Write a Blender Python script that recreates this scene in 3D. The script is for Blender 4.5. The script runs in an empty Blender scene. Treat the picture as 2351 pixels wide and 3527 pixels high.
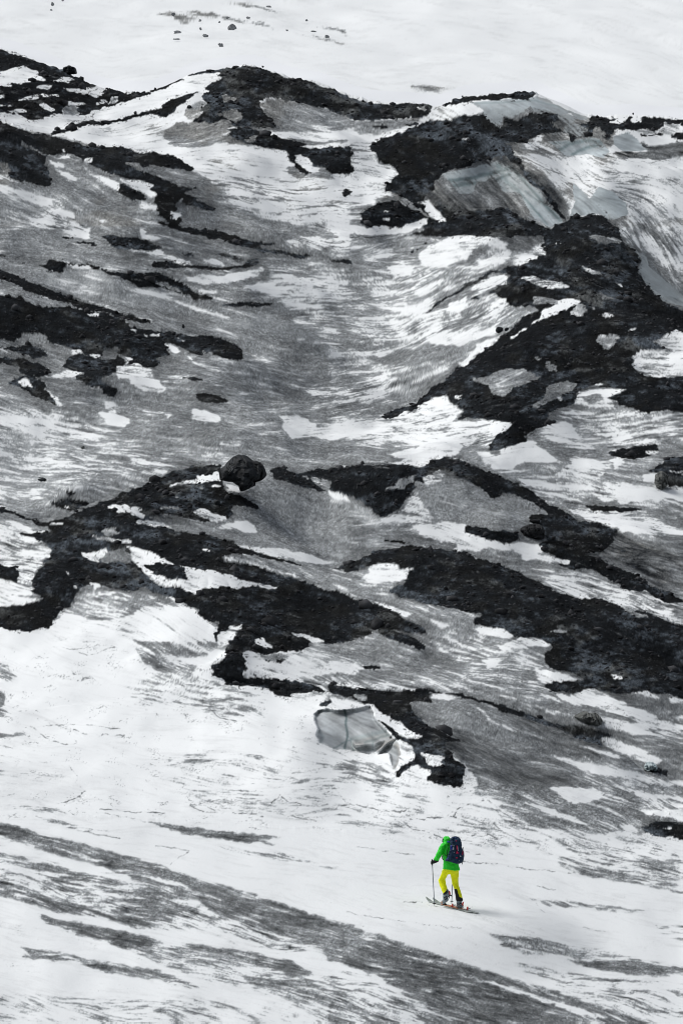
import math, random
import numpy as np
# ---------------------------------------------------------------------------------------------
# Ground cover survey.  The glacier tongue is surveyed on a bearing grid (column = bearing from the
# survey station, row = elevation angle); every outline is the edge of one patch of debris, dirty
# ice, clean snow or bare ice.
# ---------------------------------------------------------------------------------------------
W0, H0 = 1568.0, 2352.0          # survey units
ST = 1.2                          # survey units per cell
NX, NY = int(W0/ST)+1, int(H0/ST)+1
rng = np.random.default_rng(7)

ORG = {'A':(0,0),'B':(1150,200),'C':(0,400),'D':(1150,700),'E':(0,1300),'F':(1150,1500),
       'G':(0,2100),'H':(1150,2200),'I':(0,2700),'J':(1150,2700)}
def pts(crop, s):
    ox, oy = ORG[crop]
    out = []
    for t in s.split():
        a, b = t.split(',')
        out.append((ox*2/3+float(a)*0.51020, oy*2/3+float(b)*0.51020))
    return out

def fill(poly):
    """even-odd fill -> (slice, mask)"""
    P = np.array(poly)/ST
    x0, y0 = np.floor(P.min(0)).astype(int)-1
    x1, y1 = np.ceil(P.max(0)).astype(int)+2
    x0, y0, x1, y1 = max(x0,0), max(y0,0), min(x1,NX), min(y1,NY)
    if x1 <= x0 or y1 <= y0: return None
    X = np.arange(x0,x1)[None,:]+0.0
    Y = np.arange(y0,y1)[:,None]+0.0
    m = np.zeros((y1-y0, x1-x0), bool)
    n = len(P)
    for i in range(n):
        xa, ya = P[i]; xb, yb = P[(i+1)%n]
        if ya == yb: continue
        c = ((ya > Y) != (yb > Y))
        xi = xa+(Y-ya)*(xb-xa)/(yb-ya)
        m ^= c & (X < xi)
    return x0, y0, m

def box1(a, r, ax):
    if r < 1: return a
    n = a.shape[ax]
    pad = [(0,0)]*a.ndim; pad[ax] = (r+1, r)
    c = np.cumsum(np.pad(a, pad, mode='edge'), axis=ax, dtype=np.float64)
    sl1 = [slice(None)]*a.ndim; sl0 = [slice(None)]*a.ndim
    sl1[ax] = slice(2*r+1, 2*r+1+n); sl0[ax] = slice(0, n)
    return ((c[tuple(sl1)]-c[tuple(sl0)])/(2*r+1)).astype(a.dtype)
def blur(a, r):
    r = int(round(r))
    for _ in range(2):
        a = box1(box1(a, r, 0), r, 1)
    return a

def vnoise(x, y, seed):
    """smooth lattice noise in -1..1 at arbitrary points"""
    r = np.random.default_rng(seed)
    tab = r.random((256,256), dtype=np.float32)*2-1
    xi = np.floor(x).astype(np.int32); yi = np.floor(y).astype(np.int32)
    fx = (x-xi).astype(np.float32); fy = (y-yi).astype(np.float32)
    fx = fx*fx*fx*(fx*(fx*6-15)+10); fy = fy*fy*fy*(fy*(fy*6-15)+10)
    xi &= 255; yi &= 255; x1 = (xi+1)&255; y1 = (yi+1)&255
    return (tab[yi,xi]*(1-fx)+tab[yi,x1]*fx)*(1-fy)+(tab[y1,xi]*(1-fx)+tab[y1,x1]*fx)*fy
def fbm(x, y, octv, seed, gain=.55):
    t = 0; a = 1; s = 0
    for o in range(octv):
        ca, sa = math.cos(o*1.1+.4), math.sin(o*1.1+.4)
        t = t+a*vnoise(x*ca-y*sa+o*17.3, x*sa+y*ca-o*9.1, seed+o); s += a*a
        a *= gain; x = x*2.03; y = y*2.03
    return t/math.sqrt(s)/.42

# ---- soft zones: crop, tone, streak amount, blur(units), outline -----------------------------
# tone 0 clean snow ... .5 dirty ice ... 1 black debris
Z = [
('B',.52,.22,6,"180,420 480,290 700,230 900,215 1060,250 1150,262 1250,300 1250,400 1060,440 1060,480 1065,740 400,760 180,700"),
('A',.44,.24,14,"0,620 230,620 700,700 860,545 940,470 1568,470 1568,784 0,784"),
('C',.49,.19,10,"-40,20 300,110 800,190 1000,150 1568,150 1568,1176 -40,1176"),
('D',.47,.20,10,"-40,0 1600,0 1600,1176 -40,1176"),
('E',.47,.19,10,"-40,-40 1600,-40 1600,1220 900,1220 860,1040 500,1180 -40,1000"),
('F',.48,.19,10,"-40,-40 1620,-40 1620,1220 -40,1220"),
('H',.49,.20,8,"100,250 430,150 -40,140 -40,-40 1620,-40 1620,880 1400,870 1280,860 1200,890 1050,885 900,840 800,775 700,710 620,690 590,560 400,440 250,330"),
# lighter and streakier stretches
('C',.43,.16,8,"0,240 100,290 260,340 420,400 560,470 660,530 600,560 460,540 440,600 300,640 120,650 0,600"),
('C',.16,.34,6,"850,195 1000,230 1200,260 1400,270 1568,300 1568,520 1400,500 1250,470 1120,440 1050,400 980,340 910,270"),
('C',.29,.28,10,"1200,660 1380,690 1568,690 1568,1010 1350,1025 1230,960 1350,900 1230,820"),
('C',.50,.14,8,"900,380 1100,440 1300,480 1568,540 1568,680 1300,660 1100,600 900,540 700,480 820,470"),
('C',.38,.12,5,"0,640 100,665 250,700 420,690 520,740 640,770 800,810 1000,860 1200,890 1350,930 1440,960 1430,1010 1300,1000 1100,960 900,910 700,870 500,840 300,800 150,740 0,690"),
('C',.47,.16,8,"600,880 900,940 1200,1010 1568,1040 1568,1176 1100,1176 1080,1030 700,950"),
('D',.34,.30,10,"-20,330 180,300 300,250 500,300 700,285 620,350 450,480 300,580 560,640 500,770 300,900 0,1010 -20,1010"),
('D',.10,.14,4,"380,245 420,190 500,150 590,120 700,130 780,180 800,225 760,275 640,300 400,280"),
('D',.16,.30,6,"230,520 420,430 500,480 600,570 720,560 740,585 640,620 570,640 430,640 300,600"),
('D',.50,.14,6,"430,630 640,640 540,700 420,720 270,740 120,700 300,660"),
('D',.49,.12,5,"560,240 640,190 700,185 700,215 640,250 660,275 520,285"),
('D',.55,.14,5,"740,130 900,135 950,160 860,220 800,215"),
('D',.18,.30,7,"360,910 600,980 780,1000 700,1100 400,1090 0,1060 -20,1000 200,960"),
('D',.30,.34,8,"1010,930 1220,950 1290,930 1400,950 1568,950 1568,1020 1400,1110 1200,1110 1180,1040 1020,970"),
('D',.30,.16,5,"900,1010 960,980 1060,985 1120,1020 1240,1080 1230,1110 1100,1100 960,1050"),
('D',.12,.30,5,"790,270 900,200 960,155 1090,120 1060,145 960,210 940,245 850,275"),
('D',.36,.34,5,"500,470 600,405 700,405 770,440 900,480 850,520 720,560 600,570 520,570 480,540"),
('D',.30,.2,8,"-20,180 120,185 280,190 240,260 100,250 -20,240"),
('E',.24,.30,10,"-20,130 250,150 500,230 380,280 200,330 60,330 -20,240"),
('E',.37,.26,10,"-20,240 400,270 760,300 1000,330 1070,370 1000,400 600,460 240,540 -20,560"),
('E',.50,.16,8,"280,90 560,110 1000,230 1200,330 1568,330 1568,280 1250,160 1000,60 500,60"),
('E',.44,.10,6,"1010,500 1100,520 1180,470 1210,450 1290,480 1370,500 1480,520 1568,560 1568,840 1490,850 1300,820 1100,760 930,700 800,680 980,660 1050,600 1170,600 1100,540"),
('E',.30,.30,5,"-10,640 150,690 240,770 180,830 -10,830"),
('E',.34,.30,5,"310,1040 340,990 420,960 560,965 700,1000 800,1020 860,1035 700,1050 600,1040 520,1080 420,1080"),
('F',.30,.32,10,"640,130 800,170 1150,200 1568,230 1568,450 1480,450 1280,420 1100,360 960,300 840,210"),
('F',.50,.22,8,"1080,270 1400,290 1568,300 1568,440 1400,350 1180,330"),
('F',.16,.30,7,"930,640 1060,605 1160,620 1250,680 1400,705 1568,760 1568,840 1400,795 1180,735 1060,720 980,680"),
('F',.42,.10,6,"300,290 340,260 390,215 440,220 540,180 640,240 760,260 840,275 960,345 880,360 860,400 810,430 740,425 640,400 560,380 440,370 340,340"),
('F',.33,.12,5,"-10,250 90,290 150,330 200,370 200,405 140,410 40,310 -10,310"),
('F',.66,.20,12,"1180,420 1300,440 1350,470 1420,500 1568,540 1568,700 1400,640 1300,570 1180,540 1080,500"),
('F',.36,.22,6,"-10,620 110,605 160,640 300,665 250,710 300,740 480,775 640,800 640,850 560,820 460,800 340,780 200,740 100,720 -10,700"),
('F',.44,.26,8,"420,900 640,860 960,950 960,1040 1100,1110 700,1176 420,1120"),
('F',.40,.18,4,"-10,920 100,925 180,875 230,910 330,940 420,1000 440,1080 400,1100 300,1080 240,1050 100,1040 -10,1020"),
('F',.24,.30,4,"-10,1090 200,1110 500,1140 420,1160 -10,1130"),
('G',.30,.12,3,"1220,270 1310,210 1360,170 1420,150 1460,140 1568,135 1568,270 1500,290 1350,290 1260,290"),
('G',.30,.30,3,"1290,290 1420,300 1568,300 1568,355 1440,345"),
('H',.60,.12,10,"400,400 600,420 800,520 980,610 1100,650 1050,700 900,690 750,650 620,560 500,480"),
('H',.52,.20,8,"700,720 900,760 1100,780 1300,840 1200,885 1050,880 900,850 800,790"),
('H',.45,.10,7,"440,245 520,255 640,300 720,350 840,430 990,490 960,515 850,480 700,470 560,400 480,340 420,290"),
('H',.38,.28,8,"1000,330 1200,340 1568,340 1568,480 1340,430 1150,390"),
('H',.36,.30,8,"960,520 1200,540 1380,600 1568,700 1568,800 1380,780 1100,680 1350,640 1080,570"),
('H',.18,.32,10,"880,850 1200,880 1400,900 1568,960 1568,1100 1400,1080 1200,1060 1020,1010 1100,970 900,920"),
('H',.44,.30,5,"1000,985 1080,990 1200,1030 1400,1075 1568,1115 1568,1145 1300,1095 1100,1060 1020,1030"),
('H',.40,.30,5,"1380,980 1560,990 1540,1050 1440,1030"),
# snow with crevices (lower left basin)
('G',.42,.36,6,"290,10 430,15 520,80 640,110 760,140 850,170 970,175 920,210 800,215 700,200 600,150 500,90 380,50"),
('G',.50,.34,6,"600,170 740,215 880,255 860,300 800,350 760,300 640,235"),
('G',.30,.36,7,"540,60 700,0 800,60 940,140 900,190 700,150"),
('G',.20,.30,8,"560,360 700,280 900,300 1060,350 1200,400 1190,480 980,480 800,430 640,440"),
('G',.36,.36,3,"-10,225 30,240 80,310 40,325 -10,300"),
('G',.34,.36,3,"-10,350 20,380 20,430 60,480 -10,490"),
('G',.50,.3,3,"-10,540 60,545 130,560 50,572 -10,575"),
('G',.15,.08,4,"-10,655 120,680 250,700 330,740 380,810 350,860 270,875 150,865 -10,850"),
('G',.10,.26,9,"760,660 1000,640 1200,640 1568,620 1568,960 1200,920 1000,900 860,830 760,760"),
('H',.11,.28,9,"-20,540 260,640 420,660 680,720 900,860 1100,900 1060,960 700,940 400,890 -20,830"),
('H',.38,.34,5,"0,540 180,560 260,600 250,650 120,620 0,580"),
('G',.56,.22,2.5,"640,955 780,965 900,985 1100,1005 1270,1025 1180,1030 1250,1060 1100,1045 980,1030 860,1015 760,990"),
('G',.26,.3,4,"180,935 400,970 560,1010 400,1000 240,960"),
('G',.24,.24,4,"-10,870 150,880 280,895 300,920 120,905 -10,890"),
('G',.20,.3,5,"920,1050 1100,1080 1300,1100 1568,1176 1400,1150 1100,1110"),
# foreground dirt bands
('I',.56,.24,4,"-20,170 150,215 400,275 650,345 850,410 1050,470 1250,535 1450,600 1600,635 1600,800 1500,790 1400,740 1200,690 1000,620 930,560 880,520 750,500 600,440 450,370 300,330 150,290 -20,240"),
('I',.46,.34,6,"-20,300 200,355 450,420 600,450 760,480 900,540 900,620 780,650 640,650 590,560 450,480 300,430 180,400 -20,350"),
('I',.30,.40,7,"-20,370 200,400 400,460 560,540 620,590 760,600 1000,640 900,660 700,650 500,600 200,510 -20,450"),
('I',.56,.30,5,"-20,455 150,490 350,540 550,580 700,640 620,650 450,600 250,575 120,540 -20,500"),
('I',.52,.32,5,"170,590 300,615 500,650 650,680 750,720 900,720 1000,740 1200,770 1320,800 1420,860 1300,870 1100,820 900,760 700,740 560,740 440,700 300,670 200,630"),
('I',.34,.36,7,"560,740 1000,760 1300,870 1568,870 1568,960 1200,930 900,880 700,800"),
('I',.48,.30,6,"110,735 250,750 400,790 560,815 750,850 860,900 940,920 850,920 700,880 500,850 350,800 120,785"),
('I',.46,.34,6,"1080,865 1250,885 1400,925 1600,945 1600,1015 1350,990 1150,930"),
('I',.24,.34,7,"760,560 960,580 1150,640 1400,730 1350,770 1100,700 900,640"),
('I',.16,.24,14,"-20,620 100,620 130,700 -20,690"),
('I',.14,.24,14,"-20,940 1568,990 1568,1090 -20,1090"),
('J',.55,.26,5,"-20,612 100,650 300,715 550,795 800,875 1000,935 1200,1005 1400,1060 1500,1100 500,1100 400,1000 250,900 100,830 -20,800"),
('J',.30,.36,6,"-20,860 200,900 400,1000 520,1090 -20,1090"),
('J',.40,.30,6,"690,680 850,685 1100,730 1300,770 1500,820 1600,832 1600,862 1450,860 1300,840 1150,820 1000,780 850,760 750,720"),
('J',.52,.22,5,"1060,790 1180,800 1300,800 1480,830 1500,860 1440,865 1250,850 1150,830"),
('J',.20,.3,10,"800,800 1100,850 1568,900 1568,1060 1300,1040 1000,920"),
('J',.34,.24,5,"890,515 1050,530 1250,550 1430,572 1350,582 1150,562 945,545"),
('J',.26,.34,5,"1450,638 1600,638 1600,710 1490,695"),
('J',.22,.24,4,"380,630 480,640 600,655 480,650"),
# far slope scatter
('A',.30,.34,2,"600,80 740,50 860,45 950,58 1050,78 1180,98 1240,130 1180,120 1040,95 900,80 820,110 780,70 700,62"),
('A',.26,.34,2,"960,5 1100,10 1180,28 1290,65 1180,40 1060,22"),
('A',.28,.34,2,"1350,100 1440,105 1568,145 1568,158 1440,125"),
('A',.28,.34,2,"1300,145 1400,160 1500,175 1568,205 1480,185 1380,165"),
('B',.22,.26,5,"340,110 420,125 560,125 480,150 360,160"),
# right hand ice field
('B',.15,.26,6,"765,400 850,420 1000,440 1100,440 1250,430 1400,455 1600,450 1600,800 1330,780 1320,700 1200,700 1080,720 1000,600 900,520"),
('B',.63,.18,5,"870,495 980,535 1010,600 1060,660 1060,725 1030,740 960,660 900,570"),
('B',.34,.34,4,"990,560 1070,560 1080,620 1050,650 1010,610"),
('D',.33,.30,8,"1320,60 1400,0 1600,0 1600,400 1500,280 1440,200 1400,100"),
('D',.20,.30,4,"1275,110 1330,60 1400,70 1460,120 1500,200 1568,290 1568,330 1480,290 1380,200 1300,160"),
('B',.60,.2,4,"470,560 640,540 740,540 760,600 820,640 840,700 740,690 600,700 560,740 480,740 400,650 440,600"),
('B',.48,.18,6,"-10,250 100,285 280,280 400,270 300,315 180,345 -10,335"),
('B',.16,.32,5,"-10,400 200,360 165,410 210,470 250,480 285,520 240,560 260,610 120,660 -10,690"),
]

# ---- crisp patches: d debris, s snow, g dirty ice, l light dirty ice, m mixed snow and dirt ----
K = [
('A','d',"-20,205 60,235 150,265 220,290 280,312 340,335 380,355 430,370 480,375 520,388 580,395 640,405 685,415 660,428 600,445 540,470 500,490 440,495 400,520 340,520 300,530 240,510 200,540 150,545 100,520 -20,512"),
('A','s',"-20,325 60,305 110,300 150,320 187,340 185,352 120,365 40,388 -20,385"),
('A','s',"165,392 200,382 243,382 243,402 200,405 168,400"),
('A','s',"215,362 260,352 330,352 335,362 290,366 230,366"),
('A','s',"85,450 130,438 170,422 230,425 255,422 240,435 190,440 150,448 100,455"),
('A','s',"280,408 330,398 380,395 430,388 460,378 478,385 482,415 450,430 420,435 390,425 340,415"),
('A','s',"540,403 590,405 620,415 590,418"),
('A','s',"-10,425 20,425 20,435 -10,438"),
('A','s',"-10,470 50,476 90,482 -10,480"),
('A','s',"300,458 390,462 370,472 320,470"),
('A','l',"420,465 450,445 470,450 450,465"),
('A','g',"480,465 500,435 535,432 520,460"),
('A','s',"30,498 100,492 130,500 100,512 50,512"),
('A','g',"280,490 320,470 370,480 360,505 310,520 285,520"),
('A','s',"175,470 210,460 245,490 240,505 200,495 190,480"),
('A','s',"-20,528 60,520 150,545 200,540 250,510 330,520 430,500 560,455 640,450 700,430 760,400 860,365 900,345 880,335 930,328 990,330 1000,345 950,365 930,370 925,405 900,430 830,470 800,530 770,560 760,610 740,650 900,670 1000,640 1100,650 1110,660 1200,665 1290,690 1310,740 1280,790 900,790 830,740 760,690 640,690 480,665 300,620 230,600 150,570 60,545 -20,540"),
('A','d',"225,605 260,575 320,562 420,545 500,545 580,520 640,505 720,480 760,450 830,430 890,405 900,400 860,440 800,475 770,485 730,497 650,515 560,548 500,555 400,562 340,575 280,595 240,606"),
('A','d',"640,512 720,500 790,480 780,500 740,530 700,520"),
('A','d',"640,425 690,405 740,380 800,355 860,328 920,315 1000,312 1060,305 1110,294 1150,300 1190,305 1240,330 1280,350 1360,350 1400,370 1450,390 1500,405 1568,430 1568,520 1480,490 1400,470 1300,450 1200,440 1160,455 1180,500 1230,540 1240,570 1190,572 1120,565 1050,560 1000,540 960,555 900,560 860,545 900,520 930,480 915,440 920,400 995,350 985,332 930,326 880,338 820,362 760,388 720,408 660,428"),
('A','s',"690,418 740,405 790,385 770,400 720,415"),
('A','s',"800,362 830,345 870,338 850,352"),
('A','g',"1000,430 1030,425 1065,445 1060,458 1010,450"),
('A','g',"985,510 1030,490 1070,490 1090,530 1060,550 1010,535"),
('A','l',"860,470 900,448 940,470 900,515 850,545 820,540 840,490"),
('A','g',"740,600 790,555 880,545 960,560 1050,570 1040,600 900,625 830,650 745,650"),
('A','g',"1165,460 1200,445 1300,455 1400,475 1500,495 1580,525 1580,575 1480,570 1380,560 1250,565 1230,540 1180,500"),
('A','s',"1030,575 1060,565 1080,580 1050,588"),
('A','s',"1160,590 1300,590 1400,595 1580,583 1580,627 1450,635 1350,625 1250,612"),
('A','s',"1350,655 1450,648 1580,640 1580,668 1450,668 1360,668"),
('A','d',"1020,580 1060,575 1130,575 1180,595 1250,615 1320,630 1400,645 1340,655 1400,670 1500,665 1580,660 1580,784 1480,784 1440,740 1430,760 1380,784 1310,740 1300,690 1200,660 1120,650 1110,635 1040,610"),
('A','g',"1115,625 1140,610 1162,625 1150,640 1120,640"),
('A','s',"1325,700 1350,690 1400,720 1430,750 1420,765 1380,770 1340,740"),
# left ridge
('C','d',"-20,12 60,40 120,65 190,85 230,92 300,108 380,125 460,140 550,138 640,165 700,162 760,175 830,205 880,235 860,247 800,240 740,225 690,218 660,225 700,265 760,290 820,315 900,320 830,340 880,370 950,395 980,415 940,425 860,400 820,370 800,400 790,430 830,465 800,500 760,480 720,460 700,420 690,380 690,330 640,290 560,275 500,265 430,235 400,210 330,170 280,160 200,185 210,220 240,290 235,315 190,315 100,295 40,270 -20,230"),
('C','g',"560,205 620,210 720,250 800,290 850,310 820,310 740,280 650,245 590,225"),
('C','g',"740,228 800,243 870,258 920,270 990,320 1050,380 1000,375 930,330 850,290 780,262"),
('C','g',"-10,200 30,215 60,260 20,255"),
('C','g',"90,110 200,165 260,180 200,175 120,140"),
('C','d',"540,300 600,320 640,345 660,380 600,375 540,350"),
('C','s',"530,280 600,285 640,300 690,310 690,350 660,370 650,345 600,315 560,305"),
('C','s',"765,425 830,430 825,450 800,465 780,460"),
('C','m',"625,400 640,385 690,400 700,420 650,425"),
('C','s',"210,195 300,215 260,232 320,265 340,290 320,295 290,270 250,225"),
('C','s',"275,145 295,143 290,155"),
('C','s',"255,185 290,170 325,172 300,188"),
('C','s',"370,180 410,185 405,200 380,200"),
('C','m',"-20,240 40,258 60,285 100,300 -20,285"),
('C','s',"-20,300 60,325 130,345 220,360 235,395 180,400 110,370 40,340 -20,330"),
('C','m',"130,460 230,420 320,425 330,460 420,510 380,550 320,540 280,500 200,505 130,490"),
('C','s',"225,425 270,418 320,430 330,460 290,455"),
('C','s',"140,470 230,445 260,475 200,490"),
('C','s',"320,510 425,508 385,550 340,540"),
('C','s',"315,470 350,470 365,495 330,498"),
('C','s',"442,468 480,470 472,486"),
('C','s',"630,505 665,500 670,530 720,550 700,562 640,550"),
('C','m',"390,235 480,275 540,300 530,340 450,300"),
('C','s',"440,262 500,280 530,300 540,335 500,320"),
('C','d',"460,545 500,530 560,545 640,555 690,570 740,595 700,600 640,608 560,600 500,585"),
('C','d',"700,475 780,490 860,505 950,515 1050,530 1090,555 1150,572 1240,565 1230,580 1150,592 1080,585 1000,560 900,540 800,510 720,490"),
('C','d',"1160,590 1250,600 1350,615 1405,630 1360,638 1250,622 1170,610"),
('C','d',"690,660 740,650 800,660 880,665 1000,680 1080,670 1100,650 1155,640 1170,665 1120,680 1040,692 940,690 860,680 760,685 680,685"),
('C','d',"985,620 1050,630 1100,650 1060,650 1005,635"),
('C','d',"1490,640 1580,648 1580,663 1500,655"),
('C','d',"800,615 850,612 870,620 820,625"),
('C','d',"330,560 400,562 470,580 420,580 350,568"),
('C','d',"270,540 320,543 330,552 290,550"),
('C','d',"-20,608 60,645 120,660 200,665 240,650 310,655 360,665 430,672 450,690 420,690 360,680 300,668 290,700 230,695 180,670 90,660 -20,622"),
('C','s',"300,662 380,672 400,685 340,682"),
('C','d',"450,680 520,705 600,705 680,702 740,712 800,745 860,780 920,810 960,825 920,830 860,815 800,795 760,785 720,770 640,765 580,740 500,715"),
('C','g',"700,750 760,745 820,790 780,785"),
('C','d',"1000,850 1060,835 1150,840 1230,845 1190,855 1100,860 1040,858"),
('C','s',"570,590 640,603 685,610 700,595 740,620 840,645 880,665 820,668 740,640 680,625 600,608"),
('C','s',"900,640 950,640 1030,675 980,670 920,655"),
('C','s',"830,735 900,715 1000,715 1100,700 1180,680 1170,710 1080,740 980,755 900,755 840,745"),
('C','s',"1090,770 1160,750 1220,755 1290,780 1330,805 1250,800 1150,785"),
('C','s',"880,775 960,780 970,795 900,795"),
('C','l',"450,680 520,650 600,670 700,685 770,692 700,702 600,700 500,695"),
('C','s',"1250,700 1330,720 1390,735 1580,740 1580,765 1400,760 1320,755 1280,735"),
('C','m',"1280,560 1340,540 1430,540 1568,560 1568,600 1400,600 1300,585"),
('C','s',"1490,535 1580,525 1580,555 1510,555"),
('C','s',"1260,840 1400,845 1450,860 1350,862"),
('C','s',"1340,880 1450,882 1440,890"),
('C','s',"600,765 700,790 800,830 950,880 1050,910 1000,905 880,870 760,830 640,790"),
('C','d',"-20,682 60,715 150,745 250,795 340,825 450,850 540,880 620,900 680,930 640,935 560,910 480,885 400,870 330,850 300,830 230,830 150,800 60,750 -20,725"),
('C','d',"-20,810 100,810 180,850 300,850 400,875 480,890 560,915 600,955 700,965 800,975 880,985 950,990 1040,1015 1085,1040 1080,1090 1050,1100 1000,1090 940,1050 900,1080 850,1060 820,1040 750,1020 740,1040 760,1070 700,1090 740,1110 680,1130 600,1130 540,1080 530,1040 470,1060 440,1110 400,1085 340,1050 290,1030 230,1020 200,980 130,970 100,985 60,1010 -20,1000"),
('C','g',"100,800 180,810 290,840 300,860 200,855 120,835"),
('C','s',"385,885 440,890 440,900 400,898"),
('C','s',"600,900 670,915 680,925 640,915"),
('C','s',"580,960 625,965 620,975"),
('C','s',"650,980 730,985 720,993 660,988"),
('C','s',"790,993 845,1005 830,1013"),
('C','s',"735,1030 760,1022 810,1055 780,1062"),
('C','s',"820,1065 850,1085 880,1115 860,1105"),
('C','g',"920,1050 980,1080 1060,1110 1000,1130 940,1090"),
('C','s',"400,1078 440,1075 455,1100 430,1100"),
('C','s',"310,1050 370,1050 370,1068 320,1070"),
('C','g',"100,980 180,980 230,1020 230,1060 200,1050 150,1020"),
('C','d',"-20,1030 90,1035 130,1010 180,1050 230,1080 150,1090 60,1060"),
('C','d',"-20,1082 90,1090 170,1110 230,1150 200,1170 100,1165 90,1130 -20,1108"),
('C','d',"270,1120 340,1070 400,1090 470,1100 530,1080 560,1110 530,1150 490,1165 450,1185 330,1150"),
('C','m',"540,1075 590,1090 570,1115"),
('C','s',"200,1176 270,1160 300,1140 340,1150 380,1180"),
('C','m',"520,1130 600,1110 670,1130 690,1180 520,1180"),
# lower left of the valley
('E','d',"30,30 60,10 150,-10 195,10 200,50 230,80 265,120 240,122 200,105 150,80 120,60 80,40"),
('E','d',"330,0 390,-20 440,0 500,40 530,60 510,85 470,80 420,40 380,15"),
('E','s',"200,45 225,70 260,90 285,125 265,128 240,95"),
('E','s',"75,20 130,5 130,40 90,40"),
('E','s',"575,-5 650,0 700,15 740,55 720,75 640,60 590,20"),
('E','s',"460,105 515,108 530,125 480,135"),
('E','s',"440,160 520,150 580,200 560,225 480,210"),
('E','d',"868,78 920,72 980,80 1018,98 1000,112 930,110 890,95"),
('E','d',"800,0 860,-5 930,10 920,20 860,15"),
('E','s',"855,145 920,140 960,175 1000,205 930,205 870,180"),
('E','s',"720,170 765,168 760,182"),
('E','m',"1360,55 1440,50 1568,70 1568,100 1420,85"),
('E','s',"1265,170 1340,168 1400,205 1410,230 1580,205 1580,255 1490,285 1420,265 1320,275 1290,255"),
('E','s',"-20,165 60,170 150,185 260,195 240,215 120,205 -20,195"),
('E','s',"635,420 760,420 740,435 640,435"),
('E','s',"560,360 700,372 760,395 720,400 620,385"),
('E','s',"980,290 1090,295 1080,308 1000,305"),
('E','d',"170,448 205,448 215,465 190,470"),
('E','d',"300,515 355,522 350,532 310,530"),
('E','d',"665,408 720,410 710,418"),
('E','d',"215,560 280,550 380,555 400,575 350,597 340,605 260,590"),
('E','d',"330,618 400,590 500,545 560,520 620,490 690,460 760,430 850,405 930,395 1000,392 1010,440 1000,490 1030,520 1110,540 1170,595 1110,585 1060,570 1040,610 1030,640 980,655 940,650 860,640 800,625 720,610 700,630 760,650 820,690 930,705 1050,740 1200,795 1390,845 1280,830 1150,800 1010,795 990,810 1080,840 1150,840 1230,880 1320,900 1400,930 1590,1000 1590,1190 1090,1190 1110,1110 1080,1100 1040,1110 980,1100 930,1050 860,1030 800,1010 740,980 650,950 560,960 480,950 420,925 360,950 340,990 310,1040 260,1060 230,1110 200,1130 140,1145 60,1110 -20,1100 -20,1035 100,1020 200,1000 150,970 140,930 170,870 220,800 240,780 220,745 140,720 90,705 180,690 250,690 200,670 170,660 100,630 -20,600 -20,578 80,610 180,650 280,635"),
('E','s',"750,498 800,470 860,455 985,425 992,462 900,472 850,478 800,488"),
('E','s',"490,585 560,568 620,590 660,625 640,632 580,615 530,608"),
('E','s',"590,645 640,635 720,650 800,682 720,675 650,660"),
('E','g',"660,620 760,640 900,690 990,700 900,705 800,690 700,640"),
('E','l',"730,582 800,578 820,590 800,600 740,595"),
('E','s',"875,590 900,585 950,610 1010,625 1020,640 980,655 930,640 890,610"),
('E','s',"1005,475 1050,480 1080,500 1070,520 1030,510"),
('E','s',"955,480 990,482 990,495 960,492"),
('E','s',"900,498 920,500 915,507"),
('E','s',"560,755 640,775 720,810 780,835 850,855 950,865 1050,895 1150,925 1250,940 1250,950 1100,945 950,945 870,970 800,945 700,935 685,900 640,865 600,830 600,790"),
('E','d',"640,845 720,835 790,838 830,860 860,915 780,905 700,895 690,880"),
('E','s',"365,785 430,780 480,765 480,790 440,830 400,825"),
('E','g',"460,790 560,770 600,800 600,830 520,835 460,830"),
('E','s',"890,768 940,775 935,785 900,780"),
('E','s',"275,868 315,875 305,885"),
('E','s',"300,935 350,940 360,950"),
('E','s',"740,990 785,990 780,1000"),
('E','m',"405,715 500,720 580,730 570,745 460,735"),
('E','g',"440,690 500,680 540,700 480,715"),
('E','s',"770,532 820,533 815,540"),
('E','s',"20,640 100,655 150,690 230,695 200,702 100,690"),
('E','s',"190,660 280,655 270,668"),
('E','s',"275,583 320,588 315,598"),
('E','m',"-20,690 90,705 220,745 240,790 200,820 160,870 140,930 80,920 60,870 -20,840"),
('E','s',"120,790 200,795 215,820 170,822"),
('E','d',"-20,838 50,850 80,880 80,930 40,910 -20,890"),
('E','s',"-20,890 40,910 80,935 150,945 130,980 -20,975"),
('E','s',"-20,975 160,990 190,1000 100,1020 -20,1045"),
('E','s',"975,675 1050,650 1110,650 1170,690 1100,695 1040,685"),
('E','s',"1475,515 1580,520 1580,560 1510,550"),
('E','d',"1210,410 1270,405 1330,430 1400,470 1470,515 1440,515 1380,500 1300,470 1220,450"),
('E','d',"1330,430 1450,410 1590,405 1590,525 1520,515 1530,490 1500,460 1420,455 1380,450"),
('E','s',"1060,750 1200,770 1290,770 1400,800 1530,840 1430,845 1280,810 1150,785"),
('E','s',"1000,800 1080,825 1160,842 1100,832 1020,820"),
('E','s',"1190,845 1290,880 1390,900 1340,900 1250,875"),
('E','s',"600,1060 650,1030 760,1030 860,1035 930,1090 970,1140 960,1190 200,1190 230,1130 280,1060 400,1090 500,1090"),
('E','s',"405,925 440,930 420,980 520,965 530,975 430,985"),
# right ridge group
('D','d',"105,60 160,20 210,0 300,-10 570,20 560,40 480,80 430,105 440,85 350,72 250,95 150,112 130,90"),
('D','s',"210,38 250,32 255,42 215,48"),
('D','s',"215,72 255,68 240,80"),
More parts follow.
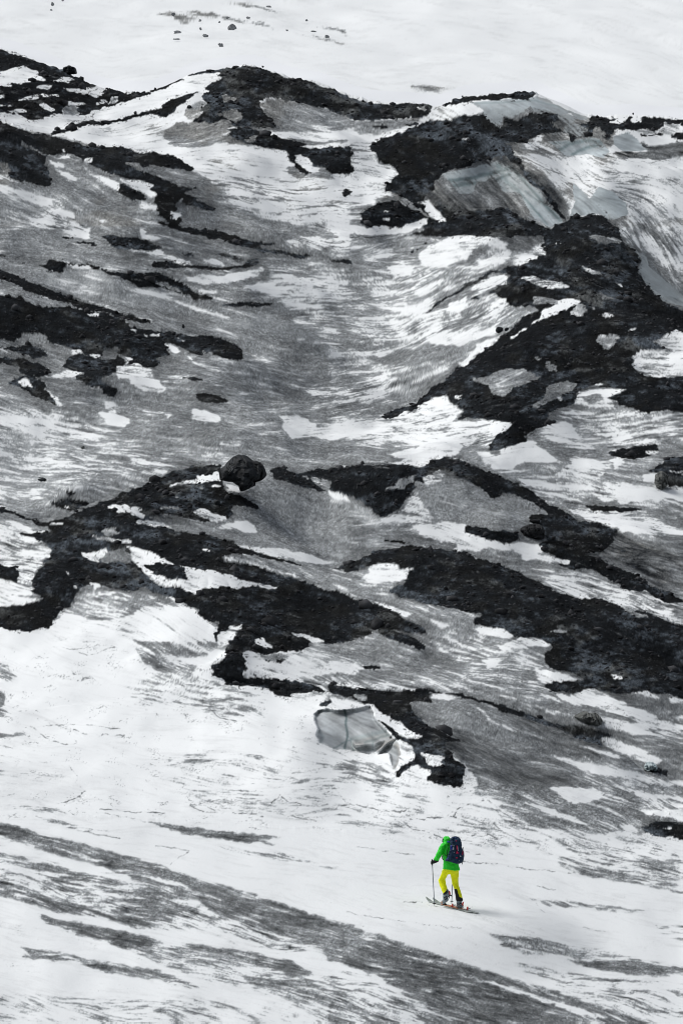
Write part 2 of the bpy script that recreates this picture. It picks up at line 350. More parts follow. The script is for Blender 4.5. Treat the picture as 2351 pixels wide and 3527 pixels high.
('D','d',"240,275 300,252 350,230 400,190 440,160 520,140 580,115 650,110 720,120 830,130 900,140 960,125 880,95 830,60 800,35 730,20 640,40 560,70 500,90 450,105 480,105 570,100 560,125 490,145 430,165 380,200 330,240 270,265"),
('D','d',"960,130 1000,100 1060,70 1140,55 1200,46 1240,80 1280,110 1290,160 1340,200 1380,260 1370,320 1420,380 1480,440 1590,490 1590,600 1530,570 1480,600 1445,630 1500,650 1340,690 1350,760 1400,780 1590,780 1590,940 1480,930 1400,950 1340,920 1280,900 1240,880 1310,840 1250,830 1160,820 1100,850 1080,900 1040,915 1000,920 960,960 1000,980 900,1020 860,1040 870,1080 790,1110 700,1110 690,1090 760,1050 780,1010 760,985 700,975 640,965 560,970 590,940 540,900 510,865 440,870 380,915 310,945 240,968 215,960 260,935 330,915 400,870 440,830 500,795 560,740 640,690 700,640 760,590 800,560 870,500 920,480 900,460 800,465 770,440 720,410 700,390 790,360 780,325 740,310 690,330 640,360 560,400 480,450 400,500 470,440 540,400 600,360 640,340 700,310 780,285 850,275 940,240 950,190 920,200 900,230 950,160"),
('D','s',"600,395 640,360 700,335 750,325 785,345 790,362 720,375 650,395"),
('D','d',"610,425 650,412 668,432 640,440"),
('D','m',"640,460 690,445 750,460 760,480 680,520 620,510"),
('D','s',"510,470 600,405 590,470 580,500 530,520"),
('D','m',"830,330 900,328 940,340 1050,360 1060,375 980,385 920,375 880,350"),
('D','s',"910,360 1000,365 990,385 925,378"),
('D','s',"1115,290 1180,300 1240,325 1180,325"),
('D','s',"1265,350 1290,368 1275,370"),
('D','s',"790,605 870,555 920,515 925,485 1000,445 1060,430 1130,440 1100,450 1040,470 1000,495 930,520 880,550 820,598"),
('D','l',"1050,480 1100,450 1140,462 1138,480 1100,498 1055,498"),
('D','g',"1150,462 1190,470 1180,480"),
('D','s',"1205,505 1225,496 1260,500 1250,512 1210,520"),
('D','s',"1310,565 1360,558 1350,572 1315,578"),
('D','g',"620,780 700,770 800,740 900,765 930,785 880,810 800,830 760,870 700,860 690,820"),
('D','l',"690,790 780,755 830,760 820,780 760,820 720,820"),
('D','g',"950,715 1010,730 1000,750 960,755"),
('D','g',"950,830 1030,800 1090,805 1060,850 980,890 900,920 890,905 960,875"),
('D','s',"1000,880 1040,865 1020,890"),
('D','s',"545,870 590,855 570,880"),
('D','g',"900,688 940,700 910,708"),
('D','g',"1175,590 1280,600 1260,640 1220,660 1190,620"),
('D','s',"1215,628 1255,630 1245,640"),
('D','g',"900,420 980,430 1000,460 900,450"),
('D','g',"1150,150 1200,130 1290,165 1280,185 1200,180"),
('D','g',"1210,395 1260,420 1280,440 1220,425"),
('D','s',"1445,630 1480,605 1530,565 1590,600 1590,655 1540,655 1500,648"),
('D','m',"1340,690 1380,660 1590,655 1590,760 1440,780 1350,745"),
('D','s',"1340,690 1380,660 1500,655 1460,690 1380,700"),
('D','s',"995,183 1020,180 1010,195"),
('D','s',"365,915 430,880 510,868 545,910 585,940 540,965 440,960 380,940"),
('D','s',"300,935 380,950 500,975 580,985 500,1000 380,975"),
('D','s',"680,1000 740,983 780,990 775,1020 700,1030"),
('D','s',"470,1050 600,1050 690,1060 600,1085 500,1075"),
('D','s',"560,990 700,978 690,992 600,1003"),
('D','s',"1070,900 1100,850 1200,835 1300,840 1240,880 1260,910 1160,920"),
('D','g',"1110,870 1200,860 1220,885 1150,905"),
('D','s',"1170,815 1240,818 1200,828"),
('D','s',"1010,940 1060,930 1090,945 1040,955"),
('D','s',"380,245 420,190 500,165 590,122 700,132 780,180 800,225 760,265 680,275 640,255 700,215 700,180 640,190 600,250 520,275 400,270"),
('D','s',"400,575 560,590 720,560 740,580 640,610 570,640 430,630"),
('D','m',"-20,850 100,830 250,770 330,800 200,870 120,895 -20,870"),
('D','s',"160,680 300,650 280,670 200,690"),
('D','s',"240,285 360,280 350,320 270,335"),
('D','l',"280,190 330,135 400,115 430,120 350,160 320,190"),
('D','s',"475,130 520,108 572,100 540,125 500,142"),
('D','s',"-20,85 100,95 150,112 250,95 350,72 440,72 430,95 300,140 150,140 -20,130"),
('D','s',"600,675 640,640 700,610 760,590 700,635 640,680"),
('D','s',"560,715 620,680 640,680 580,740"),
('D','s',"-20,1010 200,985 330,985 400,1000 200,1020 -20,1062"),
('D','s',"940,1000 1040,985 1080,1010 1100,1060 1000,1030"),
('D','s',"930,1040 1040,1060 1160,1100 1080,1090 980,1062"),
('D','s',"740,1110 850,1080 870,1065 920,1080 930,1100 1000,1150 980,1160 840,1160 760,1140"),
('F','s',"245,80 330,60 560,38 580,70 500,100 430,130 370,140 240,130 330,110"),
('F','l',"565,60 640,65 680,100 690,130 600,110"),
('F','s',"640,70 740,90 860,30 920,40 940,70 1000,110 960,120 840,120 800,150 840,165 720,150"),
('F','m',"985,175 1040,130 1090,95 1180,110 1230,130 1200,190 1050,190"),
('F','s',"1040,130 1090,95 1180,110 1200,150 1080,160"),
('F','s',"1240,110 1290,90 1295,115 1250,150"),
('F','s',"1150,250 1240,270 1300,210 1400,230 1470,250 1590,240 1590,275 1450,285 1300,300 1200,290"),
('F','s',"1240,0 1320,-20 1340,10 1260,40"),
('F','s',"820,190 960,210 1150,225 1170,245 1000,240 840,215"),
('F','s',"1040,330 1200,345 1350,370 1480,450 1300,430 1150,380"),
('F','d',"1220,80 1300,60 1450,35 1460,60 1420,90 1330,110 1290,100"),
('F','s',"1390,72 1445,70 1440,85 1400,84"),
('F','d',"1420,160 1500,100 1590,80 1590,240 1500,230 1460,180"),
('F','d',"700,50 740,-20 870,-20 860,30 790,50 720,68"),
('F','s',"1380,185 1440,165 1450,200 1400,205"),
('F','s',"1480,155 1590,160 1540,175"),
('F','d',"1120,310 1200,315 1400,330 1300,345 1160,335"),
# centre mounds
('F','d',"-20,140 100,140 200,128 300,130 385,145 430,120 490,98 560,105 640,145 720,170 800,200 880,245 960,300 1050,350 1120,385 1200,400 1280,430 1260,470 1200,520 1100,530 1020,490 950,470 930,420 870,370 880,355 960,350 900,310 830,270 760,260 700,270 650,235 560,180 540,165 480,155 430,190 440,215 390,215 360,200 370,230 320,290 270,360 220,365 180,350 150,310 100,285 40,260 -20,250"),
('F','d',"650,230 730,240 770,262 740,275 700,280"),
('F','l',"230,245 290,200 360,180 350,200 300,240"),
('F','m',"395,190 440,180 480,152 510,175 540,190 480,200 440,220 400,215"),
('F','m',"270,355 310,330 340,270 360,260 400,300 440,370 400,400 340,390 200,385 210,365"),
('F','s',"200,368 250,365 260,385 215,385"),
('F','d',"590,405 650,410 740,425 830,435 850,470 780,480 680,468 600,450"),
('F','d',"930,480 1020,480 1080,500 1130,520 1200,560 1300,600 1380,640 1440,680 1500,700 1580,745 1500,755 1440,725 1400,700 1310,690 1240,650 1190,620 1130,600 1060,600 960,560 900,560 950,545 990,550 920,510"),
('F','s',"335,405 420,395 500,385 590,400 590,430 620,455 690,470 760,485 860,485 935,500 930,520 860,540 830,530 800,520 760,515 680,510 640,520 520,510 560,485 440,470 380,440"),
('F','s',"835,540 900,530 980,550 1060,560 1060,580 970,570 900,558 850,562"),
('F','d',"210,465 330,480 325,490 230,478"),
('F','d',"-20,608 60,580 130,545 200,520 300,500 400,500 500,510 570,520 640,550 760,590 870,640 960,680 1060,725 1180,735 1270,760 1400,800 1590,865 1590,1190 1480,1160 1340,1150 1280,1165 1130,1140 1050,1160 960,1150 950,1130 1000,1110 1130,1095 1080,1070 1000,1050 960,1040 960,1010 980,960 930,915 870,905 800,905 740,870 680,860 630,850 640,820 690,800 620,795 560,785 480,770 380,745 300,730 250,705 310,670 320,620 370,600 300,595 270,570 200,575 160,590 110,600 40,615"),
('F','l',"965,880 1020,868 1065,880 1000,888"),
('F','g',"1420,903 1500,925 1590,960 1590,975 1480,945"),
('F','s',"1240,1070 1300,1085 1290,1098 1260,1095"),
('F','g',"1270,765 1350,785 1400,820 1330,800"),
('F','s',"115,650 170,590 200,580 250,570 300,600 370,598 320,630 300,655 240,660 180,665"),
('F','d',"-20,690 100,740 200,760 270,790 330,830 390,860 430,890 340,890 300,880 240,870 360,910 410,940 400,960 340,945 250,915 220,900 180,870 130,905 80,915 -20,915"),
('F','s',"-20,1015 60,1020 130,1050 80,1075 -20,1060"),
('F','d',"120,1040 180,1035 220,1050 150,1055"),
('F','s',"620,865 700,858 760,870 800,895 790,910 720,905 650,890"),
('F','s',"740,945 830,905 900,912 940,925 960,945 900,955 800,960 750,970"),
('F','s',"420,825 500,840 560,850 480,860"),
('F','s',"480,885 560,925 600,950 530,930"),
('F','s',"445,945 510,970 490,980"),
('F','s',"660,1010 740,1010 730,1040 690,1045"),
('F','s',"900,1050 1000,1060 1120,1095 1000,1110 930,1080"),
('F','s',"160,740 260,770 360,800 330,815 220,770"),
# lower mounds
('G','d',"-20,-10 235,-10 240,40 220,80 150,95 145,108 90,95 30,85 -20,70"),
('G','d',"880,-10 1590,-20 1590,130 1460,135 1420,130 1330,100 1300,85 1320,110 1400,160 1340,190 1270,185 1240,195 1300,200 1290,240 1230,240 1190,225 1110,190 1090,200 1110,260 1090,290 1100,310 1200,310 1300,315 1400,330 1440,355 1500,365 1590,358 1590,385 1500,375 1420,380 1380,395 1330,400 1290,400 1230,380 1200,350 1100,345 1040,340 950,300 960,260 1000,215 1020,185 1060,120 1080,75 1040,65 1020,95 1000,100 960,150 960,120 980,60 930,50 900,30"),
('G','s',"1140,135 1170,128 1230,155 1220,170 1150,165"),
('G','s',"1320,100 1400,120 1455,130 1420,150 1350,125"),
('G','s',"1110,190 1160,190 1230,225 1180,230"),
('G','s',"970,145 985,95 1020,95 1065,100 1050,140 1020,165 990,170"),
('G','s',"1020,75 1085,65 1080,85 1030,88"),
('G','s',"900,72 970,75 970,90 930,90"),
('G','g',"1160,195 1300,200 1330,190 1300,215 1230,235"),
('G','m',"1090,270 1200,265 1260,290 1180,300 1100,305"),
('G','s',"1220,272 1300,215 1330,200 1400,260 1560,262 1500,285 1350,292 1260,292"),
('G','l',"1310,380 1380,372 1480,365 1520,372 1440,385 1350,400 1310,400"),
('G','d',"1450,410 1500,405 1520,420 1490,440 1450,440"),
('H','d',"950,110 980,-20 1590,-20 1590,260 1480,250 1400,235 1340,235 1280,250 1200,235 1130,230 1100,245 1020,245 950,225 960,205 1060,195 1125,180 1100,165 1020,145 960,125"),
('H','s',"1238,155 1295,170 1290,182 1260,178"),
('H','d',"-20,212 130,220 280,235 420,230 480,240 560,245 640,270 720,290 800,310 900,350 1000,385 1100,395 1180,405 1260,435 1200,455 1220,485 1150,470 1080,440 1000,400 900,370 800,340 700,300 600,270 500,250 430,245 440,290 400,280 340,290 370,350 440,400 560,460 500,470 530,530 585,570 580,640 550,668 480,655 420,640 420,590 380,570 330,590 300,620 270,620 300,570 350,555 375,490 330,470 290,455 240,400 200,350 170,310 120,280 60,262 30,250 -20,245"),
('H','g',"80,245 150,250 150,270 100,272"),
('H','s',"-20,262 40,265 100,280 170,300 240,350 300,380 370,430 410,445 350,455 300,440 240,395 190,355 170,310 80,310 -20,315"),
('H','d',"195,350 250,395 300,440 330,460 300,462 250,420 215,385"),
('H','s',"300,475 340,475 375,490 370,530 350,560 310,575 270,620 240,630 250,560 290,540 300,500"),
('H','s',"390,510 430,520 490,530 480,570 440,580 400,560 410,540"),
('H','s',"340,585 390,590 410,625 420,650 300,640"),
('H','s',"440,250 500,250 560,270 500,280 445,270"),
('H','s',"640,300 700,350 840,435 780,410 700,365"),
('H','s',"985,245 1060,260 1130,228 1180,228 1250,260 1310,290 1400,330 1465,365 1440,375 1340,350 1250,340 1180,300 1080,300 1010,270"),
('H','s',"905,245 980,255 1000,280 960,265"),
('H','s',"945,320 1000,325 1000,340 950,340"),
('H','s',"1190,350 1240,355 1330,375 1400,380 1590,385 1590,415 1420,400 1440,430 1340,430 1290,410 1220,390"),
('H','s',"1330,235 1420,240 1470,265 1400,260"),
('H','s',"1500,265 1590,270 1590,290 1510,290"),
('H','s',"1520,345 1590,345 1590,365"),
('H','s',"1190,440 1280,460 1380,500 1470,545 1450,570 1400,560 1320,530 1230,480"),
('H','s',"970,525 1100,550 1250,580 1340,600 1340,640 1250,620 1150,600 1050,560"),
('H','s',"960,670 1050,665 1180,680 1230,720 1150,730 1080,745 1040,720"),
('H','s',"1450,625 1590,640 1590,670 1460,660"),
('H','s',"1240,660 1400,690 1590,720 1590,735 1400,710"),
('H','s',"1370,770 1590,770 1590,815 1400,790"),
('H','s',"1270,835 1330,840 1400,880 1340,890"),
('H','s',"588,570 620,600 650,660 600,670"),
('H','s',"835,725 950,760 1100,810 1150,840 1060,820 940,780"),
('H','s',"1100,480 1250,510 1280,540 1180,515"),
('H','s',"900,140 960,150 1060,185 960,200 920,180"),
('H','d',"1380,850 1440,820 1590,812 1590,915 1520,890 1480,900 1440,890 1400,865"),
('H','s',"1455,850 1500,845 1490,862"),
('H','d',"1380,590 1440,570 1500,600 1480,615"),
('J','s',"548,850 700,890 900,950 1100,1010 1250,1060 1150,1045 900,965 700,905"),
('J','s',"390,920 460,935 430,945"),
('J','s',"655,935 770,955 740,962"),
('J','s',"320,775 400,785 460,810 400,800"),
('J','s',"-20,800 60,815 160,855 240,890 150,880 -20,850"),
('I','s',"-20,270 150,312 350,360 600,420 560,425 350,385 150,330 -20,300"),
('I','s',"650,412 800,445 840,465 700,440"),
('I','s',"780,515 900,530 950,570 850,545"),
('I','s',"780,640 900,660 1100,700 1300,760 1400,800 1300,780 1100,730 900,690"),
('I','s',"350,325 420,335 500,352 420,348"),
('I','s',"-20,225 30,240 50,255 -20,245"),
# right upper
('B','d',"-20,140 70,175 150,195 260,215 330,200 400,208 448,222 430,250 380,268 280,275 180,280 100,280 -20,235"),
('B','s',"215,190 270,195 285,212 250,215"),
('B','l',"370,222 415,222 410,236 380,232"),
('B','d',"170,310 200,300 245,308 210,325"),
('B','d',"300,300 350,290 410,285 380,300 320,310"),
('B','s',"-20,335 70,320 105,335 60,355 -20,368"),
('B','d',"480,205 560,175 700,160 820,150 900,148 920,168 860,185 800,180 720,190 650,190 600,200 540,205 490,210"),
('B','s',"275,340 350,310 420,275 480,205 495,212 440,260 380,300 330,320"),
('B','s',"420,280 490,225 530,205 600,210 650,215 670,235 620,250 560,270 500,275"),
('B','d',"200,360 280,340 350,320 430,280 500,275 560,280 600,260 660,250 690,280 740,315 760,262 820,290 880,240 930,255 990,245 1020,290 960,290 1040,330 970,340 880,350 860,380 800,370 770,385 760,430 740,450 640,475 560,500 480,520 440,590 400,640 350,650 280,610 220,600 240,560 280,520 250,480 210,450 160,410"),
('B','s',"570,362 625,357 628,364 580,366"),
('B','d',"1040,330 1100,360 1130,350 1150,310 1100,300 1150,262 1250,268 1350,255 1440,265 1590,275 1590,370 1480,350 1400,350 1350,320 1300,320 1250,310 1240,370 1200,375 1150,355 1060,370"),
('B','g',"1150,370 1160,310 1210,330 1225,380"),
('B','s',"1225,285 1290,268 1310,290"),
('B','s',"1320,275 1350,262 1380,285 1340,292"),
('B','l',"1450,330 1490,290 1550,295 1568,320 1500,355"),
('B','g',"1350,320 1450,325 1440,340 1370,335"),
('B','G',"1380,370 1430,400 1590,370 1590,450 1450,455 1300,450 1240,425 1300,420 1400,420"),
('B','d',"750,390 800,400 860,500 940,580 1010,660 1040,720 1020,720 960,640 880,550 820,480 770,440"),
('B','m',"845,385 900,370 960,380 1020,430 940,420 860,405"),
('B','s',"870,360 910,345 940,355 900,372"),
('B','d',"430,735 500,710 560,700 640,690 740,678 850,720 960,770 1080,715 1190,698 1240,750 1260,800 300,800 400,775"),
('B','l',"285,645 330,650 400,690 480,735 400,705 320,668"),
('B','s',"380,650 420,640 470,690 500,735 470,730 420,690"),
('B','d',"-20,398 45,405 75,440 40,520 -20,525"),
('B','d',"10,600 60,590 80,605 30,620"),
('B','d',"110,700 200,640 280,640 330,680 420,720 300,760 180,755 130,730"),
('B','s',"210,690 260,685 240,698"),
('B','s',"210,728 255,722 240,735"),
]

# ---- bare ice ---------------------------------------------------------------------------------
ICE = [
('B',.9,"610,200 720,190 800,182 900,170 950,180 1050,235 1150,268 1100,275 1060,245 1020,250 960,260 900,240 885,215 830,250 800,270 760,260 740,310 700,290 660,255 670,230"),
('B',.8,"960,320 1010,325 1020,345 980,345"),
('B',.8,"1030,320 1060,290 1130,300 1140,330 1100,360 1050,350"),
('B',.7,"980,245 1060,250 1090,270 1060,295 1000,280"),
('B',1,"1255,350 1320,330 1370,370 1405,415 1300,420 1255,390"),
('B',1,"960,375 1060,370 1150,355 1200,370 1240,420 1210,450 1130,430 1040,440 1010,410"),
('B',1,"1070,560 1110,590 1150,630 1190,580 1250,600 1310,650 1325,700 1260,730 1150,710 1060,720 1080,640"),
('B',1,"480,520 560,505 640,490 740,460 790,480 860,540 920,600 1000,680 1030,740 960,760 900,720 860,660 830,600 760,600 720,540 640,560 620,610 560,610 520,560"),
('H',1,"-85,335 -60,318 0,318 60,318 130,305 165,305 180,345 210,385 250,430 290,470 300,510 290,560 270,590 260,560 250,520 180,510 100,505 50,500 0,498 -60,470 -80,440 -68,395 -82,370"),
('D',.7,"1250,200 1330,190 1400,240 1420,290 1480,340 1590,430 1590,470 1480,440 1400,370 1370,300 1300,240"),
]
# polylines: crop, kind (k crack, b dark band, w white vein), width units, strength, points
LN = [
('H','b',2.6,.85,"50,320 56,360 55,400 62,440 52,480 48,500"),
('H','b',1.2,.5,"170,420 175,500"),('H','b',1.5,.6,"75,450 85,500"),
('H','w',1.6,.5,"-60,410 0,385 100,375 200,365"),('H','w',1.2,.4,"120,370 160,420"),('H','w',1.3,.4,"-60,360 -20,420 20,470"),('H','w',1.2,.35,"90,330 130,390 150,440"),('H','b',3,.3,"-75,400 -50,440 -60,465"),('H','n',7,.4,"100,470 180,450 240,440"),('H','w',1,.4,"20,340 60,370 40,480"),
('H','b',5,.35,"80,455 140,440 200,425 250,415"),('H','b',3,.5,"140,470 200,450 250,430"),('H','b',2,.5,"0,495 40,470 80,455"),
('H','n',6,.8,"280,480 300,500 298,545 275,600"),('H','w',1.6,1,"288,485 296,500 294,545 278,590"),
('H','n',4,.6,"200,500 240,460 280,450"),
('B','b',4,.75,"520,550 600,545 700,520 800,495"),('B','b',4,.7,"540,572 640,562"),('B','b',4,.75,"690,560 790,525"),
('B','b',3,.8,"790,480 860,560 930,640 1020,735"),('B','b',2.4,.6,"830,600 900,680 960,750"),('B','b',2,.5,"860,600 940,660 1010,725"),('B','b',5,.5,"740,480 780,560 830,600"),
('B','b',4,.6,"1000,420 1060,385 1130,370 1200,378"),('B','b',3.4,.6,"1070,432 1130,405 1200,392"),('B','b',2,.4,"980,385 1060,378"),
('B','b',2,.35,"640,205 760,200 900,190 1000,215 1100,255"),('B','n',4,.5,"920,175 1000,205 1080,250 1150,270"),
('B','k',1.6,.6,"780,405 860,450 960,500 1080,545 1190,560 1300,620 1400,640"),
('B','k',1.3,.5,"1240,430 1330,470 1440,470 1568,455"),('B','k',1.4,.6,"1380,600 1400,640 1395,690"),
('B','k',1.6,.5,"1400,640 1460,690 1540,700 1568,740"),
('B','k',1.2,.5,"900,430 1060,440 1160,460 1300,520 1420,560 1568,580"),
('D','k',2.2,1,"0,150 150,152 330,140"),('D','k',2.6,1,"0,265 100,262"),
('G','k',1.3,.9,"320,710 350,750 345,780 380,815 340,855 300,868 262,878"),('G','k',1.1,.35,"0,655 120,680 200,690 260,690 300,715"),
('G','k',1,.4,"50,750 90,740 130,738"),('G','k',.9,.35,"20,800 140,805 220,785 310,770"),
('G','k',1.1,.8,"140,525 350,518 450,528 550,540"),('G','k',1.3,.8,"150,530 210,580 300,610 350,600 330,580"),
('G','k',1.3,.8,"340,545 400,562 480,565 565,570"),('G','k',.9,.7,"0,608 60,625"),
('G','k',1.1,.8,"860,885 900,905 980,915"),('G','k',.9,.6,"855,885 920,882 970,905"),('G','k',1.4,.9,"1050,915 1110,915 1180,930"),
('G','k',1,.6,"640,955 700,965 780,985"),('G','k',1.2,.7,"450,900 560,908 740,915"),('G','k',1,.6,"480,920 620,945 640,950"),
('G','k',1.2,.8,"880,170 930,165 1000,180"),('G','k',1.1,.8,"860,880 1040,850"),('G','k',1.1,.8,"1040,850 1160,855"),
('G','k',1.3,.8,"1220,870 1260,835 1300,870 1450,885 1568,890"),('G','k',1.2,.7,"1460,830 1500,800 1568,880"),
('G','k',1.1,.7,"1180,900 1300,930 1420,950"),('G','k',1.2,.8,"940,440 990,490 1060,500"),('G','k',1,.7,"1060,450 1160,460 1120,420"),
('G','k',1,.6,"360,195 400,210 460,185 520,170 470,150"),('G','k',1,.5,"240,165 350,180 450,160"),
('J','k',1.5,.9,"0,115 20,98 100,92 150,110 300,130 330,120"),('J','k',1.5,.9,"330,185 350,205 410,215"),
('J','k',1.8,1,"520,155 550,150 560,120 610,90 680,82"),('J','k',1.4,.8,"450,230 500,250"),
('J','k',1.6,.8,"620,235 700,230 740,250"),('J','k',1.1,.8,"780,370 880,385 990,392"),
('J','k',1.4,.7,"100,285 250,305 370,322"),('J','k',1.6,.7,"580,352 660,360 730,358"),('J','k',1.1,.8,"310,530 400,535"),
('J','k',1,.5,"60,580 250,610 400,632 580,655"),('J','k',1.3,.8,"720,180 760,220 850,225 880,245"),
('J','k',1.4,.7,"595,310 660,320"),('J','k',1,.5,"0,165 130,185 260,200"),('J','k',1.4,.9,"1050,400 1130,405 1200,400"),
('J','k',1.3,.8,"340,160 500,150 560,120"),('J','k',1.4,.7,"680,90 740,130 780,180"),('J','k',1.2,.7,"700,80 760,130 850,190"),
('J','k',1.1,.6,"720,260 720,300 760,320"),('J','k',1.1,.5,"920,465 1000,480"),('J','k',1,.5,"1110,640 1150,655 1240,668"),
('J','t',2.2,.23,"622,588 700,618 800,652 900,690"),('J','t',2.2,.22,"615,580 700,608 800,640 900,672"),('J','t',7,.14,"600,585 720,625 860,675"),('J','k',1,.4,"900,520 920,560 960,590"),
('I','k',1.3,.6,"170,150 250,165 330,190"),('I','k',1.3,.6,"340,210 420,225 540,245"),('I','k',1.1,.5,"700,420 850,300 700,280"),
]
# flow directions (x,y,angle deg clockwise from east; units are survey units)
FL = [(100,1960,17),(400,2060,15),(800,2180,16),(1200,2290,17),(200,2250,10),(700,2330,12),(1300,2150,11),(1500,2050,15),
(100,1850,6),(400,1800,4),(700,1850,8),(1000,1850,12),(1250,1800,18),(1500,1900,20),(200,1600,8),(100,1500,25),(380,1480,28),
(520,1560,15),(900,1650,25),(1100,1650,28),(1300,1750,18),(1500,1700,18),(1300,1450,20),(1150,1480,12),(900,1500,20),
(200,1450,10),(600,1300,22),(700,1180,25),(900,1180,5),(1100,1150,15),(1400,1150,10),(1450,1350,12),(1500,1250,18),
(100,1050,6),(400,1020,4),(700,1000,3),(900,1000,-3),(1100,1000,-4),(1400,1000,-5),(200,950,8),
(100,900,25),(300,850,15),(600,900,12),(800,900,-10),(900,820,-14),(1000,750,-22),(800,700,4),(700,600,5),(500,700,17),
(300,680,18),(100,600,10),(400,550,10),(200,480,25),(500,450,12),(700,480,2),(800,400,2),(900,560,-8),(1000,620,-22),(1100,580,-15),
(1150,680,-22),(1050,780,-28),(1250,750,-22),(1350,650,20),(1300,450,45),(1450,400,12),(1130,425,50),(1180,460,55),(1080,420,40),(1060,450,50),(1230,480,50),(1000,470,45),(1520,550,55),(1200,350,25),(1400,700,8),
(1250,900,-20),(1450,850,-5),(1300,980,5),(300,200,-15),(500,280,-12),(800,150,8),(400,50,8),(1200,80,4),(650,220,20),(900,300,0),(200,120,12)]

def build_maps():
    yy, xx = np.mgrid[0:NY,0:NX].astype(np.float32)
    U = xx*ST; V = yy*ST
    T = np.full((NY,NX), .02, np.float32); A = np.full((NY,NX), .05, np.float32)
    # mild dirt everywhere in the foreground
    for crop,t,a,b,s in Z:
        f = fill(pts(crop,s))
        if f is None: continue
        x0,y0,m = f
        b = b*1.0/ST
        r = max(1,int(round(b*.5))); p = 2*r+2
        X0,Y0 = max(x0-p,0), max(y0-p,0); X1,Y1 = min(x0+m.shape[1]+p,NX), min(y0+m.shape[0]+p,NY)
        al = np.zeros((Y1-Y0,X1-X0),np.float32)
        al[y0-Y0:y0-Y0+m.shape[0], x0-X0:x0-X0+m.shape[1]] = m
        al = blur(al, r)
        T[Y0:Y1,X0:X1] += (t-T[Y0:Y1,X0:X1])*al
        A[Y0:Y1,X0:X1] += (a-A[Y0:Y1,X0:X1])*al
    hard = np.zeros((NY,NX),np.float32)       # 1 where a traced crisp patch rules
    dm = np.zeros((NY,NX),np.float32)
    VAL = {'d':(1.0,.10),'s':(.05,.20),'g':(.47,.15),'l':(.36,.14),'m':(.24,.34),'G':(.66,.2)}
    for crop,k,s in K:
        f = fill(pts(crop,s))
        if f is None: continue
        x0,y0,m = f
        t,a = VAL[k]
        sl = (slice(y0,y0+m.shape[0]), slice(x0,x0+m.shape[1]))
        if k != 'd': T[sl][m] = t; A[sl][m] = a
        dm[sl][m] = 1.0 if k=='d' else 0.0
        hard[sl][m] = 1
    ice = np.zeros((NY,NX),np.float32)
    for crop,a,s in ICE:
        x0,y0,m = fill(pts(crop,s))
        sl = (slice(y0,y0+m.shape[0]), slice(x0,x0+m.shape[1]))
        ice[sl][m] = a
    ice *= (dm < .5)
    # direction field
    sx = np.zeros((NY//8+1,NX//8+1),np.float32); sy = sx.copy(); sw = sx.copy()
    u8 = U[::8,::8][:sx.shape[0],:sx.shape[1]]; v8 = V[::8,::8][:sx.shape[0],:sx.shape[1]]
    sx = np.zeros_like(u8); sy = np.zeros_like(u8); sw = np.zeros_like(u8)
    for fx,fy,an in FL:
        w = 1/(((u8-fx)**2+(v8-fy)**2)/90**2+.15)**2
        sx += w*math.cos(math.radians(an)); sy += w*math.sin(math.radians(an)); sw += w
    an8 = np.arctan2(sy,sx)
    jx = np.clip((xx/8),0,u8.shape[1]-1.001); jy = np.clip((yy/8),0,u8.shape[0]-1.001)
    def up(a):
        ix = jx.astype(int); iy = jy.astype(int); fx = jx-ix; fy = jy-iy
        return (a[iy,ix]*(1-fx)+a[iy,ix+1]*fx)*(1-fy)+(a[iy+1,ix]*(1-fx)+a[iy+1,ix+1]*fx)*fy
    ang = up(an8)+.10*fbm(U/90,V/50,3,91)
    cx = np.cos(ang).astype(np.float32); cy = np.sin(ang).astype(np.float32)
    # streaks: smear noise along the direction field
    def lic(src, L, step=1.0):
        acc = src.copy(); n = 1
        for sg in (1,-1):
            px = xx.copy(); py = yy.copy()
            for k in range(L):
                ix = np.clip(px,0,NX-1).astype(np.int32); iy = np.clip(py,0,NY-1).astype(np.int32)
                px = px+sg*step*cx[iy,ix]; py = py+sg*step*cy[iy,ix]
                ix = np.clip(px,0,NX-1).astype(np.int32); iy = np.clip(py,0,NY-1).astype(np.int32)
                acc += src[iy,ix]; n += 1
        acc /= n
        return acc
    def norm(a): 
        a = a-a.mean(); return (a/a.std()).astype(np.float32)
    w0 = rng.standard_normal((NY,NX)).astype(np.float32)
    w1 = rng.standard_normal((NY,NX)).astype(np.float32)
    S1 = norm(lic(w0, 2)+.5*fbm(U/3.6,V/2.2,2,35))                                   # fine short
    S2 = norm(lic(norm(fbm(U/3.4,V/2.6,2,33)), 8, 1.4))                # medium
    S3 = norm(lic(norm(fbm(U/7.5,V/5.5,2,31)), 11, 2.2))
    S4 = norm(lic(norm(fbm(U/22,V/13,3,37)), 12, 3.0))        # long
    F1 = norm(fbm(U/34,V/17,4,41)); F2 = norm(fbm(U/120,V/70,4,55))
    # ragged edges: look the patches up through a small irregular offset
    wx = 2.4*fbm(U/24,V/15,6,61,.62)+ 2.6*S4*cx + 1.6*S3*cx; wy = 1.4*fbm(U/24,V/12,6,71,.62)+ 2.6*S4*cy+ 1.6*S3*cy
    def warp(a, k=1.0):
        ix = np.clip(xx+k*wx/ST,0,NX-1).astype(np.int32); iy = np.clip(yy+k*wy/ST,0,NY-1).astype(np.int32)
        return a[iy,ix]
    Tw = warp(T); Aw = warp(A); D = warp(dm); I = warp(ice,.35)
    Tw = blur(Tw,0.6); 
    N = .36*S4+.40*S3+.50*S2+.34*S1+.24*F1
    N = N/ N.std()
    ex = Aw*N*.62
    ash = np.clip((Tw-.27)/.08,0,1)*np.clip((.72-Tw)/.08,0,1)
    ex = np.where(ex > 0, ex*(1-.62*ash), ex)
    t = Tw+ex+ .04*F2*(Aw>.1)
